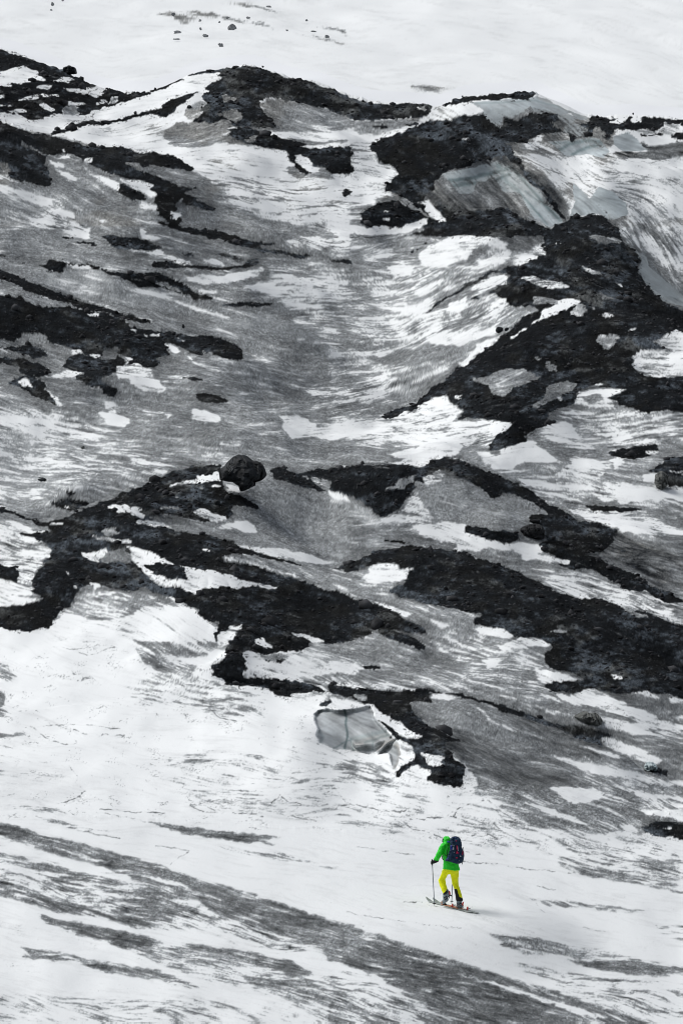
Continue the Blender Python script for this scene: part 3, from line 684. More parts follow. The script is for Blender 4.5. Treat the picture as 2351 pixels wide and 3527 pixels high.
    t = t+.17*blur(D,18/ST)*(warp(hard)<.5)
    # debris edge breaks up into single stones
    Ds = blur(D,1.6/ST)
    hf = fbm(U/6.5,V/3.6,4,47,.75)
    Dk = np.clip((Ds+(.17*hf+.12*S3)*4*Ds*(1-Ds)-.47)/.12,0,1)
    t = t*(1-Dk)+(1.0+.10*N)*Dk
    # a sprinkle of stones beyond the edge
    Dw = blur(D,9.0/ST)
    t = np.where((Dw>.22)&(hf+.5*S1 > 2.1-1.3*Dw), np.maximum(t,.72), t)
    # lines
    LK = np.zeros((NY,NX),np.float32); LB = LK.copy(); LW = LK.copy(); LNn = LK.copy(); LT = LK.copy()
    jw = 3.0*fbm(U/16,V/16,3,81)
    for crop,k,w,stg,s in LN:
        P = pts(crop,s); tgt = {'k':LK,'b':LB,'w':LW,'n':LNn,'t':LT}[k]
        for (xa,ya),(xb,yb) in zip(P[:-1],P[1:]):
            pad = w*2+12
            x0,x1 = int(max(0,(min(xa,xb)-pad)/ST)), int(min(NX,(max(xa,xb)+pad)/ST+1))
            y0,y1 = int(max(0,(min(ya,yb)-pad)/ST)), int(min(NY,(max(ya,yb)+pad)/ST+1))
            if x1<=x0 or y1<=y0: continue
            gx = U[y0:y1,x0:x1]+(jw[y0:y1,x0:x1]*(.6 if k=='k' else .25)); gy = V[y0:y1,x0:x1]+jw[y0:y1,x0:x1]*(.42 if k=='k' else .2)
            dx,dy = xb-xa,yb-ya; q = np.clip(((gx-xa)*dx+(gy-ya)*dy)/(dx*dx+dy*dy+1e-6),0,1)
            d = np.hypot(gx-xa-q*dx, gy-ya-q*dy)
            v = stg*np.clip(1.3-d/w*.8,0,1)
            tgt[y0:y1,x0:x1] = np.maximum(tgt[y0:y1,x0:x1], v)
    # fine crevice network in the crevassed snow
    q1 = fbm(U/46+.25*fbm(U/22,V/18,3,7),V/10+.35*fbm(U/30,V/14,3,9),3,101)
    q2 = fbm(U/24,V/7,3,111)
    net = np.clip(1.2-np.abs(q1)/.11,0,1)*np.clip(F1*.6+.35,0,1) + np.clip(1.2-np.abs(q2)/.12,0,1)*np.clip(F1*.9-.45,0,1)
    zone = np.clip((V-1400)/120,0,1)*np.clip((1935+.06*(U-500)-V)/40,0,1)
    zone = np.maximum(zone, .8*np.clip((V-420)/60,0,1)*np.clip((1050-V)/60,0,1)*np.clip((U-560)/60,0,1))
    zone = np.maximum(zone, .5*np.clip((V-2000)/60,0,1))
    zone = np.maximum(zone, .5*np.clip((V-620)/60,0,1)*np.clip((1450-V)/60,0,1))
    zone = np.maximum(zone, .8*np.clip((U-1180)/40,0,1)*np.clip((V-330)/30,0,1)*np.clip((900-V)/60,0,1))
    fine_crack = net*zone
    t = np.maximum(t, np.clip(fine_crack,0,1)*.40*(Tw<.35))
    t = np.maximum(t, LK*.72*np.clip(.75+.45*S2+.3*F1,.25,1))
    t = np.maximum(t, LT)
    # tone -> albedo
    kx = [-9,.00,.12,.235,.270,.33,.46,.60,.68,.76,.9,1.4]
    kv = [.86,.85,.80,.72,.46,.31,.215,.155,.095,.022,.012,.008]
    L = np.interp(t,kx,kv).astype(np.float32)
    # grain: dirt is speckled, snow nearly even
    mid = np.clip(1-np.abs(t-.47)/.3,0,1)
    w2 = rng.standard_normal((NY,NX)).astype(np.float32)
    grain = S1*.6+w2*.55
    L *= np.exp(grain*(.015+(.46+.20*(V>1800))*mid))
    L *= 1-.035*np.clip(.5*S3+.5*S2+.25*S4,0,2.2)*(t<.2)
    dk = np.clip((t-.7)/.15,0,1)
    mott = norm(.5*S4+.5*fbm(U/16,V/8,5,139,.7)+.5*F2)
    L *= np.exp(dk*(.36*grain+.42*mott))
    # debris is thin in places, light gravel shows
    L += dk*.038*np.clip(mott-.5,0,1.5)*(1+.5*grain)
    L = np.clip(L,.006,.84)
    brown = np.clip(dk*np.clip(fbm(U/60,V/34,4,131)-.3,0,1)*.6 + mid*.22*np.clip(F2,0,1)*((V<520)|(Tw>.6)) ,0,1)
    cold = 1-dk*.0
    gc = np.clip((t-.2)/.15,0,1)
    R = L*(1-.026*(1-dk)-.028*gc)*(1+.25*brown) * (1-.13*dk); G = L*(1+.06*brown); B = L*(1.012+.020*gc)*(1-.18*brown)*(1+.14*dk)
    # bare ice
    ib = .72+.07*F1+.10*S3+.06*S2+.07*S4
    ib = ib*(1-.72*LB)*(1-.4*LNn)+.20*LW
    dirt = np.clip((t-.30)/.3,0,1)*.0
    ib = ib*np.where(V>1500,.76,.88)
    lo = (V>1500)*1.0
    iR, iG, iB = (.54+.03*lo)*ib, (.61-.002*lo)*ib, (.635-.01*lo)*ib
    iR = iR*(1-.25*LB)+LNn*.06*ib; iB = iB*(1-.12*LNn)
    keep = np.clip(I,0,1)*np.clip(1.25-1.5*np.clip((t-.48)/.25,0,1),0,1)
    R = R*(1-keep)+iR*keep; G = G*(1-keep)+iG*keep; B = B*(1-keep)+iB*keep
    col = np.stack([R,G,B],-1).astype(np.float32)
    LBx = LB*(1-keep)
    col *= (1-.75*LBx*(I>0))[...,None]
    cave = np.zeros((NY,NX),np.float32)
    for crop,a,s in ICE:
        if crop == 'H':
            x0,y0,mm = fill(pts(crop,s)); cave[y0:y0+mm.shape[0],x0:x0+mm.shape[1]] = mm
    cave = blur(warp(cave,.35)*(LNn<.2),1)
    return dict(cave=cave,relief=(blur((Ds-.5)*1.0,4)+0*F1), col=np.clip(col,.004,.86), tone=t.astype(np.float32), dark=dk.astype(np.float32), ice=keep, icepoly=ice, base=Tw, darkpoly=dm, U=U, V=V)
# ---------------------------------------------------------------------------------------------
# Relief.  The survey station is at the origin, looking along +Y; ground heights are negative
# below the station.  Crest lines of the moraine ridges are given with their distance, so every
# ridge has a front slope, a crest, a back slope and ground behind it.
# ---------------------------------------------------------------------------------------------
FOC = 13066.7
def upx(u, v, d):      # bearing/elevation/distance -> world
    return (u-784.0)/FOC*d, d, (1176.0-v)/FOC*d

PV = [2900, 2700, 2352, 2080, 1870, 1600, 1250, 1050, 700, 450, 250, 0]
PD = [ 112,  119,  133,  145,  157,  182,  222,  248, 312, 365, 415, 480]
def dbase(v): return np.interp(-np.asarray(v,float), -np.array(PV,float), PD)

CRESTS = [   # (mix of level-following, crest line u,v ; back drop in survey units u,h)
 (0.0, [(0,1862),(300,1876),(600,1893),(900,1915),(1200,1950),(1568,2000)], [(0,7),(900,8),(1200,2),(1568,0)]),
 (0.22, [(0,1640),(300,1600),(480,1568),(560,1572),(640,1590),(700,1588),(760,1584),(830,1588),(900,1600),(960,1597),(1010,1594),(1060,1600),(1150,1625),(1300,1680),(1390,1712),(1568,1790)],
       [(0,0),(480,0),(620,14),(1000,20),(1380,12),(1480,0),(1568,0)]),
 (0.22, [(0,1330),(150,1262),(280,1212),(420,1207),(500,1222),(560,1236),(640,1264),(700,1290),(770,1309),(810,1288),(850,1275),(900,1262),(960,1256),(1010,1259),(1060,1268),(1130,1292),(1200,1322),(1330,1375),(1450,1395),(1568,1437)],
       [(0,0),(280,0),(420,10),(700,10),(800,10),(950,24),(1400,24),(1568,16)]),
 (0.22, [(0,1190),(100,1196),(170,1175),(230,1150),(290,1125),(350,1102),(420,1084),(500,1066),(550,1064),(620,1072),(660,1078),(710,1100),(750,1100),(780,1080),(830,1066),(900,1068),(945,1072),(985,1056),(1018,1050),(1060,1057),(1100,1077),(1160,1102),(1210,1130),(1270,1165),(1330,1200),(1400,1225),(1480,1262),(1568,1300)],
       [(0,4),(200,6),(300,18),(500,26),(740,14),(1000,30),(1350,22),(1420,8),(1568,0)]),
 (0.22, [(0,632),(100,672),(200,716),(300,735),(400,765),(480,782),(560,806),(620,850),(700,905),(780,940),(850,960),(885,956),(930,938),(985,905),(1040,862),(1100,810),(1150,770),(1200,735),(1260,705),(1340,688),(1450,705),(1568,745)],
       [(0,3),(200,8),(540,10),(620,0),(860,0),(930,14),(1100,24),(1300,14),(1450,10),(1568,14)]),
 (0.22, [(0,278),(97,308),(160,325),(230,340),(280,339),(357,348),(400,368),(450,392),(540,430),(640,480),(750,520),(850,555),(900,580),(960,566),(1010,540),(1040,521),(1080,500),(1130,484),(1190,488),(1240,500),(1290,505),(1340,497),(1375,493),(1410,512),(1450,545),(1500,610),(1568,690)],
       [(0,24),(360,20),(460,4),(540,0),(860,0),(950,8),(1050,14),(1130,22),(1380,30),(1480,24),(1568,18)]),
 (0.18,[(0,110),(40,122),(90,140),(140,160),(185,182),(240,205),(300,211),(340,211),(370,203),(400,190),(440,168),(500,160),(560,151),(600,154),(640,170),(680,182),(740,192),(800,218),(850,232),(900,236),(960,238),(1000,246),(1030,236),(1060,222),(1100,218),(1160,214),(1225,210),(1250,222),(1290,238),(1340,264),(1400,266),(1450,264),(1568,274)],
       [(0,60),(300,40),(560,70),(850,45),(1000,30),(1220,70),(1400,45),(1568,45)]),
]
def smooth_line(P, n=None):
    P = np.array(P,float)
    def f(u):
        u = np.asarray(u,float)
        acc = 0
        for o,w in ((-14,.2),(-7,.2),(0,.2),(7,.2),(14,.2)):
            acc = acc+w*np.interp(u+o, P[:,0], P[:,1])
        return acc
    return f
def reflect(u, lo, hi):
    L = hi-lo; t = np.mod(u-lo, 2*L)
    return lo+np.where(t > L, 2*L-t, t)

def drift(u):
    """the ground beyond the surveyed strip keeps falling to the right"""
    r = np.maximum(u-W0,0); l = np.maximum(-u,0)
    return 90*(1-np.exp(-(r/220)**1.3))-90*(1-np.exp(-(l/220)**1.3))
def sample(a, u, v):
    """bilinear lookup in a survey layer, mirrored beyond its edges"""
    v = v-drift(u)
    u = reflect(u, 0.0, W0-2*ST); v = reflect(v, 0.0, H0-2*ST)
    x = u/ST; y = v/ST
    ix = x.astype(np.int32); iy = y.astype(np.int32)
    fx = (x-ix).astype(np.float32); fy = (y-iy).astype(np.float32)
    if a.ndim == 3: fx = fx[...,None]; fy = fy[...,None]
    return (a[iy,ix]*(1-fx)+a[iy,ix+1]*fx)*(1-fy)+(a[iy+1,ix]*(1-fx)+a[iy+1,ix+1]*fx)*fy

def build_terrain(M):
    # columns
    uin = np.arange(-6, W0+6.1, 1.5)
    left = -6-np.cumsum(np.linspace(2,15,130)); right = W0+6+np.cumsum(np.linspace(2,15,130))
    uc = np.concatenate([left[::-1], uin, right])
    ur = reflect(uc, 0, W0)
    nc = len(uc)
    NCR = len(CRESTS)
    vk = []; dk = []; hk = []; jg = []
    jag = fbm(uc/7.0, uc*0+3, 4, 301)*1.1
    for i,(mix,cl,hl) in enumerate(CRESTS):
        v = smooth_line(cl)(ur)+drift(uc); h = smooth_line(hl)(ur)
        vm = np.interp(np.linspace(0,W0,60), *np.array(cl,float).T).mean()
        d = mix*dbase(v)+(1-mix)*dbase(vm)
        dark = sample(M['darkpoly'], uc, v+5)
        jg.append((fbm(uc/13.0, uc*0+3+i*5, 3, 301+i)*1.4+fbm(uc/30.,uc*0+i,2,331)*1.0)*np.clip(dark*1.2,.15,1)*np.clip(h/6,0,1))
        vk.append(v); dk.append(d); hk.append(h)
    for i in range(1,NCR):     # keep order with room between the ridges
        dk[i] = np.maximum(dk[i], dk[i-1]+6)
        vk[i] = np.minimum(vk[i], vk[i-1]-6)
    # slope weight layer: small where the ground is steep
    steep = blur(np.clip(M['icepoly'],0,1),3)
    spare = 1-.80*steep
    rowsV = []; rowsD = []; rowsC = []
    vs = 2760+.07*(uc-784); ds = np.full(nc, 117.0)
    drows = 1.55
    for i in range(NCR):
        v1, d1 = vk[i], dk[i]
        n = int(np.max(vs-v1)/drows*.80)+8
        t = np.linspace(0,1,n)[:,None]
        V = vs[None,:]+(v1-vs)[None,:]*t
        w = sample(spare, np.broadcast_to(uc[None,:],V.shape), V)
        crestw = .55+1.7*t**3+.5*np.clip(1-t*6,0,1)
        hh = np.clip(hk[i]/20,0,1)[None,:]
        w = w*(1+(crestw-1)*hh)
        w = box1(box1(w.astype(np.float32),20,1),20,1)
        cum = np.cumsum((w[1:]+w[:-1])*.5,0); cum = np.vstack([np.zeros((1,nc)),cum]); cum /= cum[-1:]
        Dd = ds[None,:]+(d1-ds)[None,:]*cum
        V = V + jg[i][None,:]*np.exp(-((V-v1)/9.0)**2)
        v1 = v1 + jg[i]
        if i: V = V[1:]; Dd = Dd[1:]
        on = np.clip(hk[i]/5,0,1)[None,:]; rowsC.append(on*np.exp(-(np.maximum(V-v1,0)/26.0)**2))
        rowsV.append(V); rowsD.append(Dd)
        # hidden back slope
        h = np.maximum(hk[i],0)
        last = (i == NCR-1)
        gap = (.4+h*.20)*(d1/200)
        nb = 22
        s = np.linspace(0,1,nb+1)[1:,None]
        if last:
            vend = np.maximum(345.0, v1+20); dend = np.full(nc, 560.0)
            rowsV.append(v1[None,:]-jg[i][None,:]*s+(vend-v1)[None,:]*np.sqrt(s)); rowsD.append(d1[None,:]+(dend-d1)[None,:]*s)
        else:
            prof = np.sin(np.pi*s)*(1-s*.25)
            rowsV.append(v1[None,:]-jg[i][None,:]*s+h[None,:]*prof); rowsD.append(d1[None,:]+gap[None,:]*s)
        rowsC.append(on*(1-.0*s)); vs = v1-jg[i]; ds = d1+gap
    # far snowfield: one even slope rising to the mountain
    n = 330
    t = np.linspace(0,1,n+1)[1:,None]
    tt = t*(.22+.78*t**2)
    V = vend[None,:]+(-1500-vend[None,:])*tt+.02*(uc[None,:]-784)*np.minimum(t*4,1)
    Dd = 560+(5200-560)*(tt**1.2)+0*V
    rowsV.append(V); rowsD.append(Dd); rowsC.append(0*V)
    V = np.vstack(rowsV); D = np.vstack(rowsD); NC = np.vstack(rowsC)
    NC = 1-.9*np.clip(box1(box1(box1(NC,8,0),14,1),14,1)*1.3,0,1)
    for _ in range(3): D = box1(D.astype(np.float64), 17, 1)
    U = np.broadcast_to(uc[None,:], V.shape)
    D = D+.8*sample(M['cave'],U,V)*((D>150)&(D<200))
    X, Y, Z_ = upx(U, V, D)
    X = X.astype(np.float64).copy(); Y = Y.copy(); Z = Z_.copy()
    # fine relief in world space
    far = np.clip((Y-420)/200,0,1)
    tms = sample(blur(np.clip(M['tone'],0,.6),40), U, V)
    tm0 = sample(M['tone'], U, V); dk0 = sample(blur(M['darkpoly'],7), U, V)
    calm = 1-np.exp(-(((X-1.9)/7)**2+((Y-145)/9)**2))
    calm *= np.clip((Y-118)/8,0,1)*NC
    fg = np.clip((Y-150)/10,0,1)*.75+.25
    nz = (.30*(.5+.5*np.clip((tms-.1)/.3,0,1))*fbm(X/4.5, Y/8.0, 2, 501)*fg*np.clip((Y-150)/40,.3,1) + .030*fbm(X/1.5,Y/4.5,2,511))*(1-far)
    rough = np.clip((tm0-.25)/.3,0,1)
    nz += (1-far)*rough*.008*fbm(X/.6,Y/1.8,2,521)
    nz += (1-far)*dk0*.022*np.abs(fbm(X/.7,Y/2.2,2,531))
    nz += far*.35*fbm(X/25,Y/110,3,541)
    Z = Z+nz*calm
    # debris lies on a protected, raised pad
    Z += (1-far)*dk0*.10*calm + (1-far)*.18*sample(blur(M['darkpoly'],22), U, V)*calm
    # even trodden snow under the skis
    rr = np.hypot(X-2.7, (Y-144.9)*.8); kk = np.clip(1-(rr-1.6)/2.6,0,1); kk = kk*kk*(3-2*kk)
    Z = Z*(1-kk)+ski_plane(X,Y)*kk
    # colour of each point of ground from the survey
    Us = 784+X/Y*FOC; Vs = 1176-Z/Y*FOC
    Vcum = np.minimum.accumulate(Vs, axis=0)
    Vcum = box1(box1(Vcum,4,1),4,1)
    hidden = Vs > Vcum+2.0
    Vq = np.where(hidden, Vcum, Vs)
    off = np.where(hidden, (Vs-Vcum), 0)
    Vq = Vq+np.minimum(off*.35,12)
    Vq = np.where(Vq < 0, 0+np.minimum(-Vq*.03,60), Vq)
    col = sample(M['col'], Us, Vq); ice = sample(M['ice'], Us, Vq)
    dark = sample(M['dark'], Us, Vq); tone = sample(M['tone'], Us, Vq)
    crest7 = (smooth_line(CRESTS[-1][1])(reflect(uc,0,W0))+drift(uc))[None,:]
    up_ = (Vs < 0) | ((Y > 500) & (Vs > crest7-26))
    col[up_] = (.80,.82,.845); ice[up_] = 0; dark[up_] = 0; tone[up_] = 0
    return dict(X=X,Y=Y,Z=Z,col=col,ice=ice,dark=dark,tone=tone,uc=uc,U=Us,V=Vs,hidden=hidden,shape=X.shape)

def ski_plane(x, y):
    return -10.182-.08*(x-3.296)+.106*(y-144.3)

class Ground:
    def __init__(s, T):
        s.T = T
        s.Vc = np.minimum.accumulate(T['V'],0)
    def at(s, u, v):
        """first ground point seen at bearing u, elevation v"""
        j = int(np.argmin(np.abs(s.T['uc']-u)))
        col = s.Vc[:,j]
        i = int(np.searchsorted(-col, -v))
        i = min(max(i,1), len(col)-1)
        a, b = col[i-1], col[i]
        f = 0 if a == b else (a-v)/(a-b)
        d = s.T['Y'][i-1,j]*(1-f)+s.T['Y'][i,j]*f
        if abs(s.T['Y'][i,j]-s.T['Y'][i-1,j]) > 3: d = s.T['Y'][i-1,j]
        return upx(u, v, d)
    def z(s, x, y):
        """height of the ground at world x, y"""
        j = int(np.argmin(np.abs(s.T['uc']-(784+x/y*FOC))))
        return float(np.interp(y, s.T['Y'][:,j], s.T['Z'][:,j]))
import bpy, bmesh
from mathutils import Vector, Matrix
scene = bpy.context.scene
COL = scene.collection

def nodes_of(name):
    m = bpy.data.materials.new(name); m.use_nodes = True
    nt = m.node_tree; nt.nodes.clear()
    out = nt.nodes.new('ShaderNodeOutputMaterial'); b = nt.nodes.new('ShaderNodeBsdfPrincipled')
    nt.links.new(b.outputs[0], out.inputs[0])
    return m, nt, b
def noise(nt, scale, detail=4, rough=.6, coord='Object', vec_scale=None):
    tc = nt.nodes.new('ShaderNodeTexCoord'); n = nt.nodes.new('ShaderNodeTexNoise')
    n.inputs['Scale'].default_value = scale; n.inputs['Detail'].default_value = detail; n.inputs['Roughness'].default_value = rough
    if vec_scale:
        mp = nt.nodes.new('ShaderNodeMapping'); mp.inputs['Scale'].default_value = vec_scale
        nt.links.new(tc.outputs[coord], mp.inputs[0]); nt.links.new(mp.outputs[0], n.inputs['Vector'])
    else: nt.links.new(tc.outputs[coord], n.inputs['Vector'])
    return n
def simple_mat(name, col, rough=.7, var=.12, scale=20, bump=.0, metal=0, spec=.3, bscale=None, col2=None):
    m, nt, b = nodes_of(name)
    n = noise(nt, scale)
    r = nt.nodes.new('ShaderNodeValToRGB')
    c1 = col2 if col2 else tuple(c*(1-var) for c in col)
    c0 = col if col2 else tuple(min(1,c*(1+var)) for c in col)
    r.color_ramp.elements[0].position = .35; r.color_ramp.elements[1].position = .65
    r.color_ramp.elements[0].color = (*c1,1); r.color_ramp.elements[1].color = (*c0,1)
    nt.links.new(n.outputs['Fac'], r.inputs[0]); nt.links.new(r.outputs[0], b.inputs['Base Color'])
    b.inputs['Roughness'].default_value = rough; b.inputs['Metallic'].default_value = metal
    b.inputs['Specular IOR Level'].default_value = spec
    if bump:
        n2 = noise(nt, bscale or scale*2, 5)
        bp = nt.nodes.new('ShaderNodeBump'); bp.inputs['Strength'].default_value = bump; bp.inputs['Distance'].default_value = .05
        nt.links.new(n2.outputs['Fac'], bp.inputs['Height']); nt.links.new(bp.outputs[0], b.inputs['Normal'])
    return m

# ---- ground ----------------------------------------------------------------------------------
def ground_material():
    m, nt, b = nodes_of('ground_cover')
    a = nt.nodes.new('ShaderNodeAttribute'); a.attribute_name = 'cover'
    ic = nt.nodes.new('ShaderNodeAttribute'); ic.attribute_name = 'kind'
    sep = nt.nodes.new('ShaderNodeSeparateColor'); nt.links.new(ic.outputs['Color'], sep.inputs[0])
    n = noise(nt, 3.2, 6, .7, vec_scale=(1,.45,1))
    # contrast of fine mottling grows with the amount of dirt
    mr = nt.nodes.new('ShaderNodeMapRange'); mr.inputs['From Min'].default_value=.3; mr.inputs['From Max'].default_value=.7
    mr.inputs['To Min'].default_value=.62; mr.inputs['To Max'].default_value=1.4
    nt.links.new(n.outputs['Fac'], mr.inputs['Value'])
    mx = nt.nodes.new('ShaderNodeMix'); mx.data_type='FLOAT'; mx.inputs['A'].default_value=1.0
    nt.links.new(sep.outputs['Green'], mx.inputs['Factor']); nt.links.new(mr.outputs['Result'], mx.inputs['B'])
    mul = nt.nodes.new('ShaderNodeVectorMath'); mul.operation='SCALE'
    nt.links.new(a.outputs['Color'], mul.inputs[0]); nt.links.new(mx.outputs['Result'], mul.inputs['Scale'])
    nt.links.new(mul.outputs[0], b.inputs['Base Color'])
    # roughness: bare ice is glossier
    r = nt.nodes.new('ShaderNodeMapRange'); r.inputs['To Min'].default_value=.95; r.inputs['To Max'].default_value=.42
    nt.links.new(sep.outputs['Red'], r.inputs['Value']); nt.links.new(r.outputs['Result'], b.inputs['Roughness'])
    sp = nt.nodes.new('ShaderNodeMapRange'); sp.inputs['To Min'].default_value=.03; sp.inputs['To Max'].default_value=.5
    nt.links.new(sep.outputs['Red'], sp.inputs['Value']); nt.links.new(sp.outputs['Result'], b.inputs['Specular IOR Level'])
    bs = nt.nodes.new('ShaderNodeMapRange'); bs.inputs['To Min'].default_value=.12; bs.inputs['To Max'].default_value=.75
    nt.links.new(sep.outputs['Blue'], bs.inputs['Value'])
    n2 = noise(nt, 2.4, 8, .72, vec_scale=(1,.6,1))
    bp = nt.nodes.new('ShaderNodeBump'); bp.inputs['Distance'].default_value=.16
    nt.links.new(bs.outputs['Result'], bp.inputs['Strength']); nt.links.new(n2.outputs['Fac'], bp.inputs['Height'])
    n3 = noise(nt, .75, 5, .6, vec_scale=(1,.5,1))
    bs2 = nt.nodes.new('ShaderNodeMapRange'); bs2.inputs['To Min'].default_value=.03; bs2.inputs['To Max'].default_value=.7
    nt.links.new(sep.outputs['Blue'], bs2.inputs['Value'])
    bp2 = nt.nodes.new('ShaderNodeBump'); bp2.inputs['Distance'].default_value=.8
    nt.links.new(bs2.outputs['Result'], bp2.inputs['Strength']); nt.links.new(n3.outputs['Fac'], bp2.inputs['Height'])
    nt.links.new(bp.outputs[0], bp2.inputs['Normal']); nt.links.new(bp2.outputs[0], b.inputs['Normal'])
    return m

MAPS = build_maps()
TER = build_terrain(MAPS)
GR = Ground(TER)
def grid_mesh(name, T, mat):
    nr, nc = T['shape']
    co = np.stack([T['X'],T['Y'],T['Z']],-1).reshape(-1,3).astype(np.float32)
    me = bpy.data.meshes.new(name)
    nv = nr*nc; nf = (nr-1)*(nc-1)
    me.vertices.add(nv); me.vertices.foreach_set('co', co.ravel())
    idx = np.arange(nv, dtype=np.int32).reshape(nr,nc)
    q = np.stack([idx[:-1,:-1], idx[:-1,1:], idx[1:,1:], idx[1:,:-1]],-1).reshape(-1)
    me.loops.add(nf*4); me.loops.foreach_set('vertex_index', q)
    me.polygons.add(nf); me.polygons.foreach_set('loop_start', np.arange(0,nf*4,4,dtype=np.int32))
    me.update(calc_edges=True)
    me.polygons.foreach_set('use_smooth', np.ones(nf,bool))
    c = me.color_attributes.new('cover','FLOAT_COLOR','POINT')
    c.data.foreach_set('color', np.concatenate([T['col'], np.ones((nr,nc,1),np.float32)],-1).astype(np.float32).ravel())
    t = T['tone']; mid = np.clip((t-.25)/.15,0,1)*(1-T['ice'])
    k = me.color_attributes.new('kind','FLOAT_COLOR','POINT')
    k.data.foreach_set('color', np.stack([T['ice'], mid*.9, np.clip((t-.3)/.5,0,1)*(1-T['ice']), np.ones_like(t)],-1).astype(np.float32).ravel())
    me.materials.append(mat)
    o = bpy.data.objects.new(name, me); COL.objects.link(o)
    return o
terrain = grid_mesh('terrain', TER, ground_material())
terrain['kind'] = 'structure'; terrain['label'] = 'snow, dirty ice and black debris of the glacier slope'

# ---- camera, light -----------------------------------------------------------------------------
cam = bpy.data.cameras.new('camera'); co = bpy.data.objects.new('camera', cam); COL.objects.link(co)
cam.sensor_fit = 'VERTICAL'; cam.sensor_height = 36; cam.sensor_width = 24; cam.lens = 200
cam.clip_start = 1; cam.clip_end = 20000
co.location = (0,0,0); co.rotation_euler = (math.radians(90),0,0)
scene.camera = co
w = bpy.data.worlds.new('World'); scene.world = w; w.use_nodes = True
nt = w.node_tree; bg = nt.nodes['Background']
sky = nt.nodes.new('ShaderNodeTexSky'); sky.sky_type = 'NISHITA'; sky.sun_disc = False
SUN_EL, SUN_AZ = 52, -75      # azimuth from +Y, positive to the east (+X)
sky.sun_elevation = math.radians(SUN_EL); sky.sun_rotation = math.radians(SUN_AZ)
sky.air_density = 1.0; sky.dust_density = 4.0; sky.altitude = 800
hs = nt.nodes.new('ShaderNodeHueSaturation'); hs.inputs['Saturation'].default_value = .32
nt.links.new(sky.outputs[0], hs.inputs['Color']); nt.links.new(hs.outputs[0], bg.inputs[0]); bg.inputs[1].default_value = .112
sl = bpy.data.lights.new('sun','SUN'); so = bpy.data.objects.new('sun', sl); COL.objects.link(so)
sl.energy = 2.15; sl.angle = math.radians(30); sl.color = (1,.985,.95)
az = math.radians(SUN_AZ); el = math.radians(SUN_EL)
dirv = Vector((math.sin(az)*math.cos(el), math.cos(az)*math.cos(el), math.sin(el)))
so.rotation_euler = dirv.to_track_quat('Z','Y').to_euler(); so.location = dirv*300
scene.view_settings.view_transform = 'Standard'; scene.view_settings.look = 'None'
scene.view_settings.exposure = 0
scene.cycles.max_bounces = 5
scene.cycles.pixel_filter_type = 'BLACKMAN_HARRIS'; scene.cycles.filter_width = 1.0
# ---------------------------------------------------------------------------------------------
# things
# ---------------------------------------------------------------------------------------------
def link(name, me, mat, parent=None, smooth=True):
    o = bpy.data.objects.new(name, me); COL.objects.link(o)
    if mat: me.materials.append(mat)
    if smooth: me.polygons.foreach_set('use_smooth', [True]*len(me.polygons))
    if parent:
        o.parent = parent
        o.matrix_parent_inverse = Matrix.Translation(-parent.location)
    return o
def tag(o, label, cat, group=None):
    o['label'] = label; o['category'] = cat
    if group: o['group'] = group
    return o
def py_mesh(name, vs, fs):
    me = bpy.data.meshes.new(name); me.from_pydata([tuple(map(float,v)) for v in vs], [], fs); me.update(); return me

def ico(sub):
    bm = bmesh.new(); bmesh.ops.create_icosphere(bm, subdivisions=sub, radius=1)
    v = np.array([p.co[:] for p in bm.verts]); f = [tuple(x.index for x in q.verts) for q in bm.faces]
    bm.free(); return v, f
ICO = {k: ico(k) for k in (1,2,3,4,5)}
def rock_points(seed, sub=3, facets=14, rough=.05):
    v, f = ICO[sub]; r = np.random.default_rng(seed)
    n = r.normal(size=(facets,3)); n /= np.linalg.norm(n,axis=1)[:,None]
    d = r.uniform(.62,1.0,facets)
    q = v@n.T
    rad = np.min(np.where(q > .05, d/np.maximum(q,.05), 9), axis=1); rad = np.minimum(rad, 1.15)
    p = v*rad[:,None]
    nn = fbm(p[:,0]*3+p[:,2]*2+seed, p[:,1]*3-p[:,2]*1.7, 4, 700+seed%50)
    return p*(1+rough*nn)[:,None], f
def outline_rock(outline, depth, seed, rough=.03, facet=.8):
    """rock whose outline seen from the valley is traced; depth = half thickness"""
    P = np.array(outline, float); c = P.mean(0); Q = P-c
    a = np.arctan2(Q[:,1],Q[:,0]); o = np.argsort(a); a = a[o]; r = np.hypot(Q[:,0],Q[:,1])[o]
    a = np.concatenate([a-2*np.pi,a,a+2*np.pi]); r = np.tile(r,3)
    v, f = ICO[5]
    th = np.arctan2(v[:,2],v[:,0]); s = np.hypot(v[:,0],v[:,2])
    R = np.interp(th,a,r)*s**.6
    rg = np.random.default_rng(seed)
    n = rg.normal(size=(16,3)); n[:,1] = -abs(n[:,1])*.8-.3; n /= np.linalg.norm(n,axis=1)[:,None]
    q = v@n.T; fac = np.minimum(np.min(np.where(q>.1, rg.uniform(facet,1.0,16)/np.maximum(q,.1), 9),axis=1),1.0)
    y = v[:,1]*depth*fac
    p = np.stack([np.cos(th)*R, y, np.sin(th)*R],-1)
    g = rg.normal(size=(34,3)); g /= np.linalg.norm(g,axis=1)[:,None]; dd = rg.uniform(.80,1.0,34)
    e = v@g.T; cut = np.minimum(np.min(np.where(e>.2, dd/np.maximum(e,.2), 9),axis=1),1.0)
    p *= (1-.85*(1-cut))[:,None]
    nn = fbm(p[:,0]/r.mean()*2.2+p[:,1]*1.3, p[:,2]/r.mean()*2.2-p[:,1], 5, 760+seed, .62)
    p[:,1] += nn*rough*3*(v[:,1]<.2); p[:,0] *= 1+rough*.5*nn; p[:,2] *= 1+rough*.5*nn
    return p, f, c

